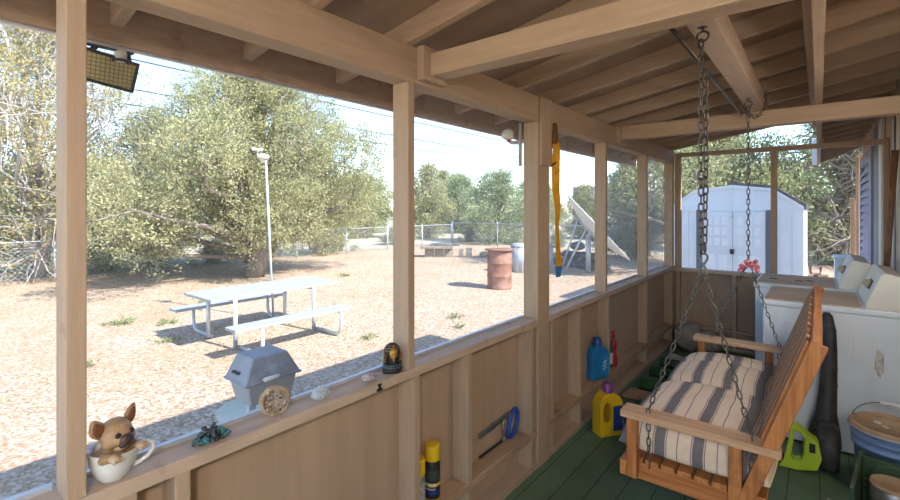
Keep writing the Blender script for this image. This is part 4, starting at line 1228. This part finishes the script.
for y in (3.16, 4.46):
    for s, xl in ((1, -6.47), (-1, -7.33)):
        bm = BM()
        tube(bm, [(xl, y, .25), (xl, y, G + .025)], .03, 10); part('table_leg', bm, M['galv'], pt)
        bm = BM()
        xe = xl + s * .66
        pts = [(xl, y + .05, G + .03)] + [(p[0], y + .05, p[2]) for p in arc(xe - s * .17, G + .20, .17, -PI / 2, 0 if s > 0 else -PI, y)] + [(xe, y + .05, -.10), (xe - s * .06, y + .05, -.062), (xe - s * .28, y + .05, -.062)]
        tube(bm, pts, .026, 10); part('bench_support', bm, M['galv'], pt)
    bm = BM(); box(bm, -7.33, -6.47, y - .02, y + .02, .215, .252); part('cross_bar', bm, M['galv'], pt)

ws = thing('weather_station', 'white rain gauge and wind cups on a thin pole behind the picnic table', 'weather station', (-7.62, 4.44, G))
bm = BM(); tube(bm, [(-7.60, 4.40, G), (-7.70, 4.31, 2.42)], .02, 8); part('pole', bm, M['galv'], ws)
bm = BM(); lathe(bm, [(.03, -.10), (.05, -.095), (.055, -.03), (.10, -.015), (.105, .015), (.08, .05), (.04, .065), (0, .07)], 20, (-7.73, 4.28, 2.46)); part('gauge_housing', bm, M['cream'], ws)
bm = BM()
for k in range(3):
    a = k * 2.1 + .4
    c = Vector((-7.79, 4.21, 2.60)); q = c + Vector((math.cos(a), math.sin(a), .0)) * .075
    tube(bm, [c, q], .006, 6); blob(bm, q, (.032, .032, .032), 2)
tube(bm, [(-7.79, 4.21, 2.615), (-7.79, 4.21, 2.49), (-7.74, 4.27, 2.47)], .01, 6)
part('wind_cups', bm, M['white_plastic'], ws)

gr = thing('barbecue_grill', 'boxy grey barbecue grill with sloped lid standing outside the window screen', 'grill', (-2.95, 1.70, G))
gx0, gx1, gy0, gy1 = -3.07, -2.80, 1.44, 1.81
def frustum(bm, b, z0, t, z1):
    A = [bm.verts.new((x, y, z0)) for x, y in ((b[0], b[2]), (b[1], b[2]), (b[1], b[3]), (b[0], b[3]))]
    B = [bm.verts.new((x, y, z1)) for x, y in ((t[0], t[2]), (t[1], t[2]), (t[1], t[3]), (t[0], t[3]))]
    bm.faces.new(list(reversed(A))); bm.faces.new(B)
    for i in range(4): bm.faces.new((A[i], A[(i + 1) % 4], B[(i + 1) % 4], B[i]))
bm = BM(); frustum(bm, (gx0 + .04, gx1 - .025, gy0 + .04, gy1 - .04), .27, (gx0 + .005, gx1 - .005, gy0 + .01, gy1 - .01), .425); part('firebox', bm, M['grill_low'], gr, .012)
bm = BM(); frustum(bm, (gx0 - .012, gx1 + .012, gy0 - .012, gy1 + .012), .42, (gx0 + .02, gx1 - .03, gy0 + .06, gy1 - .07), .575)
box(bm, gx0 - .016, gx1 + .016, gy0 - .016, gy1 + .016, .415, .432)
lid = part('lid', bm, M['grill'], gr, .014)
bm = BM(); tube(bm, [(gx1 + .05, gy0 + .09, .45), (gx1 + .05, gy0 + .19, .45)], .014, 10); tube(bm, [(gx1 + .05, gy0 + .10, .45), (gx1 + .01, gy0 + .10, .44)], .006, 6); tube(bm, [(gx1 + .05, gy0 + .18, .45), (gx1 + .01, gy0 + .18, .44)], .006, 6); part('handle', bm, M['white_plastic'], lid, label='pale handle')
bm = BM()
for k in range(4):
    obox(bm, (gx0 + .07 + k * .026, gy0 + .010, .472 + .004 * (k % 2)), (.017, .008, .02), (-.43, 0, 0))
part('emblem', bm, M['dark'], lid, label='small dark emblem')
bm = BM(); box(bm, gx1 - .10, gx1 - .055, gy0 + .045, gy0 + .09, G, .28); part('post', bm, M['galv'], gr)
bm = BM(); box(bm, gx0 + .08, gx0 + .13, gy1 - .12, gy1 - .07, G, .28); part('post', bm, M['galv'], gr)
bm = BM(); box(bm, gx0 + .06, gx1 - .03, gy0 + .03, gy1 - .05, -.30, -.27); part('base_shelf', bm, M['galv'], gr)
bm = BM(); lathe(bm, [(.27, G), (.28, G + .01), (.28, G + .05), (.27, G + .06), (0, G + .062)], 32, (-4.36, 2.25, 0), caps=False)
o = part('round_paver', bm, M['pad']); recentre(o, (-4.36, 2.25, G)); tag(o, 'pale round paver on the gravel behind the grey grill', 'paver')

dr = thing('steel_drum', 'rusty brown steel drum with a flat lid on the gravel', 'drum', (-6.30, 9.815, G))
bm = BM(); lathe(bm, [(.30, 0), (.31, .02), (.305, .04), (.305, .30), (.318, .315), (.318, .335), (.305, .35), (.305, .62), (.318, .635), (.318, .655), (.305, .67), (.305, .93), (.31, .96)], 40, (-6.30, 9.815, G)); part('barrel_body', bm, M['rusty'], dr)
bm = BM(); lathe(bm, [(.0, .965), (.37, .962), (.375, .975), (.37, .99), (.2, 1.0), (0, 1.0)], 40, (-6.30, 9.815, G), caps=False); part('drum_lid', bm, M['rust_lid'], dr, label='wider rusty flat lid')
def bin_(x, y, label, h=.82, r=.27):
    t = thing('metal_bin', label, 'bin', (x, y, G), 'grey metal bins in the yard')
    bm = BM(); lathe(bm, [(r * .86, 0), (r, h), (r * .98, h)], 20, (0, 0, 0))
    for k in range(10):
        a = 2 * PI * k / 10
        bar(bm, (r * .875 * math.cos(a), r * .875 * math.sin(a), .02), (r * 1.0 * math.cos(a), r * math.sin(a), h - .03), .02, .01, (math.cos(a), math.sin(a), 0))
    part('bin_body', bm, M['can_grey'], t, local=True)
    bm = BM(); lathe(bm, [(r * 1.06, h), (r * 1.06, h + .03), (r * .6, h + .10), (0, h + .11)], 20, caps=False); part('bin_lid', bm, M['can_grey'], t, local=True)
bin_(-7.42, 12.72, 'grey metal bin standing close behind the rusty drum')
bin_(-6.85, 13.35, 'second grey metal bin right of the one behind the drum')

# fire pit of concrete blocks
bx, by = -12.35, 14.60
bd = Vector((.7787, .6275, 0)); bn = Vector((-.6275, .7787, 0))
def block(i, j, k, label, sz=(.38, .2, .36), mat=None, name='concrete_block', dz=0):
    c = Vector((bx, by, G)) + bd * i + bn * j + Vector((0, 0, sz[2] / 2 + k + dz))
    bm = BM()
    R = Matrix(((bd.x, bn.x, 0), (bd.y, bn.y, 0), (0, 0, 1)))
    obox(bm, (0, 0, 0), sz, R)
    o = part(name, bm, mat or M['concrete'], None, .012); o.location = c; LOC[o.name] = c
    tag(o, label, 'block', 'concrete blocks of the fire pit'); return o
block(-.40, 0, 0, 'leftmost front concrete block of the fire pit by the fence')
block(0, 0, 0, 'middle front concrete block of the fire pit by the fence')
block(.40, 0, 0, 'right front concrete block of the fire pit by the fence')
block(.92, .05, 0, 'separate concrete block standing right of the fire pit', (.2, .2, .34))
block(1.25, .1, 0, 'outermost concrete block right of the fire pit', (.26, .2, .38))
block(-.1, .10, .36, 'broad flat slab lying on top of the fire pit blocks', (1.35, .8, .10), M['slab'], 'stone_slab', 0)
block(.25, .2, .46, 'smaller upper slab on the fire pit, lying on the broad slab', (1.2, .5, .09), M['rock_dark'], 'stone_slab', 0)
rnd = random.Random(21)
def rock(x, y, r, mat, label, group, z=G, seed=0):
    bm = BM(); vs = blob(bm, (0, 0, 0), (r * rnd.uniform(.9, 1.3), r * rnd.uniform(.8, 1.1), r * rnd.uniform(.6, .85)), 2, .35, 1.8, seed)
    for v in vs: v.co.z += r * .45
    for f in bm.faces: f.smooth = False
    o = part('rock', bm, mat); o.location = (x, y, z); LOC[o.name] = Vector((x, y, z)); tag(o, label, 'rock', group)
for k in range(9):
    rock(-10.9 + k * .5 + rnd.uniform(-.04, .04), 15.8 + k * .3 + rnd.uniform(-.1, .1), rnd.uniform(.15, .21), M['rock_tan'], 'pale tan rock in the row of rocks between fire pit and drum', 'row of tan rocks', seed=k)

# satellite dish
sd = thing('satellite_dish', 'big white satellite dish tilted on a post in the yard', 'satellite dish', (-5.75, 14.1, G))
ctr = Vector((-5.448, 14.231, .986)); ax = Vector((.537, .433, -.724)).normalized()
nn = Vector((.636, .267, .69)); nn = (nn - ax * nn.dot(ax)).normalized(); bx_ = nn.cross(ax)
def dish_pt(q, a, off=0):
    R = 1.38
    return ctr + (ax * math.cos(a) + bx_ * math.sin(a)) * (R * q) + nn * (.27 * (q * q - 1) + off)
for nm, off, mt in (('dish_back', -.02, 'dish'), ('dish_face', 0, 'dish')):
    bm = BM(); rg = []
    for i in range(13):
        q = max(.001, i / 12)
        rg.append([bm.verts.new(dish_pt(q, 2 * PI * k / 48, off)) for k in range(48)])
    for i in range(12):
        for k in range(48):
            f = bm.faces.new((rg[i][k], rg[i][(k + 1) % 48], rg[i + 1][(k + 1) % 48], rg[i + 1][k])); f.smooth = True
    part(nm, bm, M[mt], sd)
bm = BM(); tube(bm, [dish_pt(1, 2 * PI * k / 48, -.01) for k in range(48)], .022, 6, closed=True); part('dish_rim', bm, M['dish'], sd)
back = dish_pt(0, 0, -.02)
bm = BM(); tube(bm, [(back.x - .05, back.y - .1, G), (back.x - .05, back.y - .1, back.z - .12)], .08, 12); part('post', bm, M['galv'], sd)
bm = BM(); tube(bm, [Vector((back.x - .05, back.y - .1, back.z - .14)), back], .07, 10); tube(bm, [dish_pt(.35, k * PI / 2, -.06) for k in range(4)], .03, 6, closed=True); part('mount', bm, M['galv'], sd)
for k, (dx, dy) in enumerate(((-.85, -.35), (-.55, -.75))):
    bm = BM(); tube(bm, [dish_pt(.45, PI + k, -.05), (back.x + dx, back.y + dy, G + .02)], .03, 8); part('brace', bm, M['galv'], sd)
for k in range(15):
    lay = 0 if k < 10 else 1 if k < 14 else 2
    i = (k % 5) if k < 10 else k - 10 + .5 if k < 14 else 1.8
    j = (k // 5) * .46 if k < 10 else .22
    p = Vector((-7.35, 15.35, 0)).lerp(Vector((-5.75, 14.6, 0)), i / 4)
    rock(p.x + .39 * j, p.y + .9 * j, rnd.uniform(.19, .215), M['rock_dark'], 'dark grey rock in the heap at the foot of the satellite dish', 'heap of dark rocks by the dish', G + .31 * lay, seed=40 + k)

# shed
sx0, sx1, sy0, sy1 = -2.34, -.205, 10.0, 12.6
mid = (sx0 + sx1) / 2
prof = [(sx0, 1.545), (sx0 + .44, 1.875), (mid, 1.955), (sx1 - .44, 1.875), (sx1, 1.545)]
shd = thing('garden_shed', 'white metal garden shed with double doors behind the end window', 'shed', (mid, 11.3, G))
bm = BM(); prism(bm, [(sx0, G), (sx1, G), (sx1, 1.545), (sx0, 1.545)], sy0, sy1, 'Y'); part('wall_panels', bm, M['shed_white'], shd)
bm = BM(); prism(bm, [(p[0], p[1]) for p in prof], sy0 + .005, sy1, 'Y'); part('gable', bm, M['shed_white'], shd)
bm = BM()
for i in range(4):
    a, b = prof[i], prof[i + 1]
    ex = (-.03 if i == 0 else 0, .03 if i == 3 else 0)
    prism(bm, [(a[0] + ex[0], a[1] - (.02 if i == 0 else 0)), (b[0] + ex[1], b[1] - (.02 if i == 3 else 0)), (b[0] + ex[1], b[1] + (.085 if i >= 2 else .03)), (a[0] + ex[0], a[1] + (.085 if i >= 2 else .03))], sy0 + .05, sy1 + .05, 'Y')
part('roof', bm, M['shed_roof'], shd)
bm = BM()
for i in range(4):
    a, b = prof[i], prof[i + 1]
    prism(bm, [(a[0], a[1] - .02), (b[0], b[1] - .02), (b[0], b[1] + .035), (a[0], a[1] + .035)], sy0 - .02, sy0 + .05, 'Y')
part('gable_trim', bm, M['shed_white'], shd)
bm = BM(); box(bm, sx0, sx1, sy0 - .015, sy0, 1.50, 1.545)
box(bm, mid - .006, mid + .006, sy0 - .01, sy0, 1.55, 1.93)
for x in (sx0 + .15, sx0 + .32, sx0 + .5, sx1 - .14, sx1 - .32, sx1 - .42): box(bm, x - .012, x + .012, sy0 - .012, sy0, G, 1.5)
part('wall_ribs', bm, M['shed_white'], shd)
bm = BM()
for y in np.arange(sy0 + .3, sy1, .3): box(bm, sx1, sx1 + .012, y - .012, y + .012, G, 1.52)
part('side_ribs', bm, M['shed_white'], shd)
bm = BM(); box(bm, -1.865, -1.765, sy0 - .03, sy0, G, 1.52); part('door_jamb', bm, M['shed_grey'], shd)
bm = BM(); box(bm, -.745, -.64, sy0 - .03, sy0, G, 1.52); part('door_jamb', bm, M['shed_grey'], shd)
for (xa, xb) in ((-1.76, -1.262), (-1.252, -.75)):
    bm = BM(); box(bm, xa, xb, sy0 - .025, sy0 - .004, G + .05, 1.485); d = part('door', bm, M['shed_white'], shd, .004)
    bm = BM(); w = (xb - xa)
    for i in range(3):
        for j in range(3):
            xc = xa + w * (.24 + .26 * i); zc = .92 + .20 * j
            box(bm, xc - w * .10, xc + w * .10, sy0 - .034, sy0 - .0255, zc - .075, zc + .075)
    for i in range(2):
        xc = xa + w * (.30 + .4 * i); box(bm, xc - w * .14, xc + w * .14, sy0 - .033, sy0 - .0255, -.25, .68)
    part('door_panels', bm, mottled('pale_shed_pane', (.78, .83, .90), (.86, .90, .95), 3, .4), d, .006)
bm = BM(); box(bm, -1.30, -1.235, sy0 - .06, sy0 - .03, .70, .79); part('latch', bm, M['dark'], shd, label='dark door latch')
bm = BM(); box(bm, -1.29, -1.24, sy0 - .045, sy0 - .03, 1.36, 1.42); part('hasp', bm, M['galv'], shd)

def board(i, y, z, dx, label):
    bm = BM(); obox(bm, (0, 0, 0), (.15, 2.2, .045), (0, 0, .02 * dx)); o = part('weathered_board', bm, M['lumber'], None, .004)
    o.location = (-.40 + .215 * (i % 4) + .1 * (i // 4), y, z); tag(o, label, 'board', 'weathered boards stacked beside the shed')
for i in range(7):
    board(i, 15.4 + .12 * (i % 3), -.11 + .048 * (i // 4), (i % 3) - 1, 'weathered tan board in the stack beside the white shed')
for k, yy in enumerate((14.7, 16.1)):
    bm = BM(); box(bm, -.55, .45, yy - .1, yy + .1, G, -.135); o = part('timber_bearer', bm, M['concrete'], None, .01); recentre(o, (-.05, yy, G)); tag(o, 'grey block carrying the %s end of the weathered board stack' % ('near' if k == 0 else 'far'), 'block')
bm = BM(); box(bm, .17, .44, 8.35, 8.85, G, .84); box(bm, .16, .45, 8.34, 8.86, .84, .87)
o = part('utility_box', bm, M['shed_white'], None, .008); recentre(o, (.3, 8.6, G)); tag(o, 'white utility box outside beyond the end window, behind the dryer console', 'utility box')

# fences
def fence(name, p, q, h, n, label, step=.13, wr=.0045):
    p, q = Vector(p), Vector(q); d = (q - p); L = d.length; d.normalize()
    t = thing(name, label, 'fence', tuple((p + q) / 2))
    o = (p + q) / 2
    bm = BM()
    k = 0
    u = -h
    while u < L:
        for s in (0, 1):
            a, b = u, u + h
            za, zb = (.03, h) if s == 0 else (h, .03)
            if a < 0: za += (zb - za) * (-a / h); a = 0
            if b > L: zb = za + (zb - za) * ((L - a) / (b - a)); b = L
            if b - a > .02:
                bar(bm, p + d * a + Vector((0, 0, za)), p + d * b + Vector((0, 0, zb)), wr, wr)
        u += step
    part('wire_mesh', bm, M['fence'], t)
    bm = BM(); tube(bm, [p + Vector((0, 0, h)), q + Vector((0, 0, h))], .021, 8); part('top_rail', bm, M['galv'], t)
    for i in range(n + 1):
        c = p.lerp(q, i / n)
        bm = BM(); tube(bm, [c, c + Vector((0, 0, h + .06))], .032, 8); blob(bm, c + Vector((0, 0, h + .07)), (.04, .04, .03), 1); part('fence_post', bm, M['galv'], t)
    return t
fence('chain_link_fence', (-16.4, -7, G), (-16.4, 20.5, G), 1.12, 11, 'long chain link fence along the far side of the yard, by the big trees')
fence('chain_link_fence', (-16.4, 20.6, G), (8.0, 20.6, G), 1.22, 8, 'chain link fence across the end of the yard beyond drum and shed')
bm = BM(); lathe(bm, [(.0, 0), (.16, 0), (.19, .05), (.19, .32), (.12, .38), (.06, .42), (0, .42)], 18, caps=False)
o = part('hanging_jug', bm, M['cream']); o.location = (.62, 20.35, .62); tag(o, 'cream plastic jug hung on the far fence between shed and house', 'jug')
bm = BM(); box(bm, -16.9, -14.2, 38.2, 40.2, .2, 3.5); box(bm, -16.6, -14.5, 38.4, 40.0, G, .2)
o = part('trailer', bm, M['trailer'], None, .05); recentre(o, (-15.5, 39.2, G)); tag(o, 'pale grey box trailer far beyond the fence, above the satellite dish', 'trailer')
# overhead wires
for k, (x, z, sag, label) in enumerate(((-20, 7.5, .45, 'topmost overhead power line crossing the sky'), (-20, 6.3, .35, 'middle overhead power line crossing the sky'), (-20, 5.75, .4, 'lowest overhead power line crossing the sky'))):
    bm = BM()
    pts = []
    for i in range(41):
        y = -30 + 130 * i / 40
        s = (y - 35) / 65
        pts.append((x, y, z - sag * (1 - s * s) + .012 * 0))
    tube(bm, pts, .026, 5)
    o = part('power_line', bm, M['wire']); tag(o, label, 'power line', 'overhead power lines')

# ------------------------------------------------------------------ trees
def leaves_mesh(name, P, D, size, aspect, rs):
    """one quad spray per point; D leans the spray"""
    n = len(P)
    a = rs.normal(size=(n, 3)) * .8 + D; a /= np.linalg.norm(a, axis=1)[:, None]
    b = np.cross(a, rs.normal(size=(n, 3))); b /= np.linalg.norm(b, axis=1)[:, None]
    s = size * rs.uniform(.6, 1.25, n)[:, None]
    a = a * s; b = b * s * aspect
    V = np.empty((n, 4, 3))
    V[:, 0] = P - a * .5; V[:, 1] = P + b * .5 - a * .05; V[:, 2] = P + a * .5; V[:, 3] = P - b * .5 - a * .05
    me = bpy.data.meshes.new(name)
    me.vertices.add(n * 4); me.vertices.foreach_set('co', V.reshape(-1))
    me.loops.add(n * 4); me.loops.foreach_set('vertex_index', np.arange(n * 4, dtype=np.int32))
    me.polygons.add(n); me.polygons.foreach_set('loop_start', np.arange(0, n * 4, 4, dtype=np.int32))
    me.polygons.foreach_set('loop_total', np.full(n, 4, dtype=np.int32))
    me.update(); me.validate()
    return me

def tree(name, label, group, loc, H, R, nb, nleaf, leaf, seed, mat, bark, low=.12, size=.10, trunk_r=.16, blob_r=.30, shape=.55, twigs=0, lean=0):
    rs = np.random.RandomState(seed)
    t = thing(name, label, 'tree' if 'bush' not in name else 'bush', loc, group)
    C, RB = [], []
    for i in range(nb):
        h = low + (1 - low) * (i + .5) / nb
        prof = math.sin(PI * min(1, max(.04, (h - low) / (1 - low) * .86 + .14)) ** shape) ** .7 if h < .98 else .15
        a = i * 2.399 + rs.uniform(-.4, .4)
        q = rs.uniform(.35, .95) if i % 3 else rs.uniform(0, .4)
        r = R * prof * q
        rb = R * blob_r * rs.uniform(.75, 1.25) * (.55 + .45 * prof)
        C.append((r * math.cos(a) + lean * h * R, r * math.sin(a), min(h * H, H - rb * .8))); RB.append(rb)
    C = np.array(C); RB = np.array(RB)
    # trunk and limbs
    bm = BM()
    top = Vector((lean * R * .5, 0, H * .62))
    tr = [(0, 0, 0), (.05 * R, .03 * R, H * .14), (-.03 * R, .04 * R, H * .3), (.04 * R + lean * R * .3, -.03 * R, H * .48), tuple(top)]
    tube(bm, tr, [trunk_r * 1.25, trunk_r, trunk_r * .85, trunk_r * .6, trunk_r * .3], 9)
    for c, rb in zip(C, RB):
        hh = min(max(c[2] * .45, H * .06), H * .55)
        f = hh / (H * .62)
        s = Vector(tr[0]).lerp(Vector(tr[4]), f); e = Vector(c)
        m1 = s.lerp(e, .45) + Vector(rs.normal(size=3)) * R * .05 + Vector((0, 0, -.03 * H))
        m2 = s.lerp(e, .75) + Vector(rs.normal(size=3)) * R * .05
        tube(bm, [s, m1, m2, e], [trunk_r * .42, trunk_r * .3, trunk_r * .2, trunk_r * .08], 6)
        for k in range(3 + twigs):
            d = Vector(rs.normal(size=3)).normalized()
            b0 = m2.lerp(e, rs.uniform(.0, 1)); b2 = Vector(c) + d * rb * rs.uniform(.8, 1.15 if twigs else .9); b1 = b0.lerp(b2, .5) + Vector(rs.normal(size=3)) * rb * .12
            tube(bm, [b0, b1, b2], [trunk_r * .13, trunk_r * .09, trunk_r * .03], 4)
    part('trunk', bm, bark, t, local=True, recalc=False)
    # foliage: sprays gathered in clumps on the blobs
    w = RB ** 2; w /= w.sum()
    per = leaf
    nc = nleaf // per
    idx = rs.choice(len(C), nc, p=w)
    d = rs.normal(size=(nc, 3)); d[:, 2] += .25; d /= np.linalg.norm(d, axis=1)[:, None]
    cl = C[idx] + d * (RB[idx] * rs.uniform(.45, 1.05, nc))[:, None] * np.array([1, 1, .8])
    P = np.repeat(cl, per, axis=0) + rs.normal(size=(nc * per, 3)) * size * 1.15
    D = np.repeat(d, per, axis=0) * .9 + np.array([0, 0, .35])
    P[:, 2] = np.maximum(P[:, 2], .05)
    me = leaves_mesh('crown', P, D, size, .42, rs)
    me.materials.append(mat)
    o = bpy.data.objects.new('crown', me); COL.objects.link(o); o.parent = t
    LOC[o.name] = Vector((0, 0, 0))
    return t

YT = 'big trees along the yard'
tree('juniper_tree', 'broad olive juniper tree behind the picnic table', YT, (-13.0, 6.9, G), 6.5, 4.3, 64, 190000, 26, 11, M['leaf_juniper'], M['bark'], low=.17, size=.078, trunk_r=.24, blob_r=.27)
tree('shade_tree', 'tall tree with yellowing leaves and bare grey twigs behind the nearest window post', YT, (-17.8, 2.9, G), 8.2, 4.8, 54, 52000, 18, 5, M['leaf_yellow'], M['bark_pale'], low=.10, size=.09, trunk_r=.14, twigs=12, blob_r=.3)
tree('juniper_tree', 'grey green juniper tree left of the broad one, behind the fence', YT, (-18.2, 6.0, G), 5.6, 3.0, 34, 50000, 18, 9, M['leaf_grey'], M['bark_pale'], low=.10, size=.09, trunk_r=.2, twigs=5)
tree('juniper_tree', 'dark low juniper tree seen through the leftmost window gap', YT, (-18.3, -.6, G), 5.4, 3.2, 34, 36000, 18, 15, M['leaf_grey'], M['bark_pale'], low=.10, size=.12, trunk_r=.2, twigs=7)
tree('juniper_tree', 'bushy juniper tree right of the broad one, behind the second window post', YT, (-17.6, 12.3, G), 4.6, 2.6, 30, 26000, 18, 31, M['leaf_juniper'], M['bark'], low=.12, size=.11, trunk_r=.2)
SHT = 'trees behind the white shed'
tree('cottonwood_tree', 'large leafy tree rising behind the white shed', SHT, (-3.2, 17.0, G), 7.0, 3.4, 40, 30000, 18, 17, M['leaf_shade'], M['bark'], low=.24, size=.13, trunk_r=.24, twigs=4)
tree('cottonwood_tree', 'leafy tree with grey limbs right of the shed, near the house corner', SHT, (.9, 18.2, G), 6.6, 3.4, 40, 17000, 18, 23, M['leaf_shade'], M['bark'], low=.10, size=.11, trunk_r=.26, twigs=14)
tree('juniper_tree', 'grey juniper tree at the left of the shed, seen through the last side window', SHT, (-6.0, 19.2, G), 3.9, 1.7, 28, 24000, 18, 27, M['leaf_grey'], M['bark_pale'], low=.10, size=.12, trunk_r=.18, twigs=4)

pa = tree('juniper_tree', 'rounded juniper tree beyond the end fence, right of the second window post', 'trees beyond the fence', (-20.6, 23.2, G), 5.0, 2.3, 28, 15000, 16, 41, M['leaf_juniper'], M['bark'], low=.06, size=.16, trunk_r=.18)
pb = tree('pinyon_tree', 'fresh green rounded tree beyond the end fence, left of the thick post', 'trees beyond the fence', (-14.9, 23.2, G), 4.3, 3.0, 30, 17000, 16, 43, M['leaf_far'], M['bark'], low=.05, size=.16, trunk_r=.16)
rnd = random.Random(77)
spots = [(-23.5, 30.5, 1.15, 1), (-19.0, 37.0, .85, 0), (-12.4, 30.0, .74, 0), (-9.2, 30.5, .84, 1), (-6.9, 29.0, .72, 0), (-25, 21, 1.0, 0), (-26, 15, 1.0, 1), (-27.5, 9, 1.15, 0), (-26.5, 2, 1.2, 1), (-24.5, -4, 1.1, 0), (-22.5, -10, 1.15, 1),
         (-31, 27, 1.3, 1), (-30, 36, 1.2, 0), (-24, 43, 1.2, 1), (-18, 47, .8, 0), (-11, 45, .95, 1), (-5, 40, .85, 0), (-1, 34, 1.3, 1), (4, 28, 1.35, 0), (5, 22.5, 1.0, 1), (-38, 18, 1.35, 0), (-37, 8, 1.4, 1), (-36, -3, 1.4, 0), (-33, -14, 1.4, 1), (-3.4, 25.4, 1.2, 0), (2.2, 23.6, 1.05, 0), (-42, 34, 1.5, 1), (-36, 46, 1.4, 0), (-28, 54, 1.4, 1), (-14, 58, .9, 0)]
for i, (x, y, s, kd) in enumerate(spots):
    near = 'left' if x < -21 and y < 25 else 'end'
    copy_thing((pa, pb)[kd], (x, y, G), ('olive rounded juniper in the belt of trees beyond the %s fence' if kd == 0 else 'bright green rounded tree in the belt of trees beyond the %s fence') % ('long' if near == 'left' else 'end'), rnd.uniform(0, 6.3), (s * rnd.uniform(.95, 1.2), s * rnd.uniform(.95, 1.2), s * rnd.uniform(.85, 1.0)))
# low scrub under the trees and weeds in the gravel
sbush = tree('scrub_bush', 'low grey green scrub bush at the foot of the fence', 'scrub bushes along the fences', (-17.6, 4.4, G), 1.0, .9, 12, 5000, 14, 61, M['leaf_grey'], M['bark_pale'], low=.1, size=.09, trunk_r=.03, twigs=3)
for i, (x, y, s) in enumerate([(-17.4, 1.0, 1.1), (-17.5, -1.2, 1.3), (-17.3, 7.6, .9), (-17.6, 9.4, 1.1), (-17.8, 13.6, 1), (-18.5, 18.2, 1.1), (-13.2, 22.4, .7), (-10.6, 22.2, .8), (-16.9, 22.8, .8), (-3.6, 21.6, 1.1), (-1.6, 21.6, 1.2), (.6, 21.4, 1.2), (2.6, 21.6, 1.2), (-7.5, 22.0, .9)]):
    copy_thing(sbush, (x, y, G), 'low grey green scrub bush at the foot of the fence' , rnd.uniform(0, 6.3), (s, s, s * rnd.uniform(.7, 1.1)))
def weed(loc, s, seed, label):
    rs = np.random.RandomState(seed)
    n = 60
    P = rs.normal(size=(n, 3)) * np.array([.07, .07, .025]) * s; P[:, 2] = np.abs(P[:, 2]) + .02
    D = P * 12 + np.array([0, 0, .5])
    me = leaves_mesh('weed', P, D, .07 * s, .3, rs); me.materials.append(M['weed'])
    o = bpy.data.objects.new('weed', me); COL.objects.link(o); o.location = loc
    tag(o, label, 'weed', 'small weeds in the gravel')
for i, (x, y, s) in enumerate([(-10.2, 4.4, 1.6), (-7.6, 2.7, 1.1), (-7.2, 1.6, 1.0), (-5.4, 4.7, .9), (-9.4, 2.6, 1.6), (-8.8, 3.1, 1.2), (-5.2, 6.6, 1.1), (-4.7, 6.1, .9), (-11.0, 8.6, 1.4)]):
    weed((x, y, G), s, 100 + i, 'small green weed growing in the tan gravel yard')
rs = np.random.RandomState(3)
n = 5200
P = np.empty((n * 6, 3))
px = rs.uniform(-16, -4.8, n); py = rs.uniform(-3, 20, n)
keep = np.array([mnoise.noise(Vector((a * .35, b * .35, 4.2))) > .02 for a, b in zip(px, py)])
px, py = px[keep], py[keep]; n = len(px)
P = np.repeat(np.stack([px, py, np.full(n, .02)], 1), 6, axis=0) + rs.normal(size=(n * 6, 3)) * np.array([.05, .05, .012])
P[:, 2] = np.abs(P[:, 2]); 
me = leaves_mesh('dry_grass', P, np.tile([0, 0, .5], (n * 6, 1)), .05, .22, rs); me.materials.append(M['drygrass'])
o = bpy.data.objects.new('dry_grass', me); COL.objects.link(o); o.location = (0, 0, G)
tag(o, 'short dry grass litter scattered over the gravel yard', 'grass', kind='stuff')

# ------------------------------------------------------------------ sky, sun, camera
w = bpy.data.worlds.new('sky'); SC.world = w; w.use_nodes = True
nt = w.node_tree
for n_ in list(nt.nodes): nt.nodes.remove(n_)
out = nt.nodes.new('ShaderNodeOutputWorld'); bg = nt.nodes.new('ShaderNodeBackground')
sk = nt.nodes.new('ShaderNodeTexSky'); sk.sky_type = 'NISHITA'; sk.sun_disc = False
sk.sun_elevation = math.radians(41.5); sk.sun_rotation = math.radians(95); sk.altitude = 1800; sk.air_density = 1.0; sk.dust_density = .4; sk.ozone_density = 1.5
tint = nt.nodes.new('ShaderNodeMix'); tint.data_type = 'RGBA'; tint.blend_type = 'MULTIPLY'; tint.inputs[0].default_value = 1; tint.inputs[7].default_value = (1.0, .985, .955, 1)
nt.links.new(sk.outputs[0], tint.inputs[6]); nt.links.new(tint.outputs[2], bg.inputs[0]); nt.links.new(bg.outputs[0], out.inputs[0])
bg.inputs[1].default_value = .112
sun = bpy.data.lights.new('sun', 'SUN'); sun.energy = 2.25; sun.angle = math.radians(.6); sun.color = (1, .96, .89)
so = bpy.data.objects.new('sun', sun); COL.objects.link(so)
so.rotation_euler = Vector((-1, -.13, -.895)).to_track_quat('-Z', 'Y').to_euler()

cam = bpy.data.cameras.new('camera'); co = bpy.data.objects.new('camera', cam); COL.objects.link(co)
co.location = (0, 0, 1.54)
th = math.atan((819 - 450) / 458.0)
co.rotation_euler = (PI / 2, 0, th)
cam.sensor_width = 36; cam.lens = 458 / 900 * 36; cam.shift_y = -41 / 900; cam.clip_start = .02; cam.clip_end = 800
SC.camera = co
vs_ = SC.view_settings
vs_.view_transform = 'Standard'; vs_.look = 'None'; vs_.gamma = 1; vs_.use_curve_mapping = False
vs_.exposure = 2.18
SC.cycles.max_bounces = 10; SC.cycles.diffuse_bounces = 6; SC.cycles.transparent_max_bounces = 24
SC.cycles.use_denoising = True
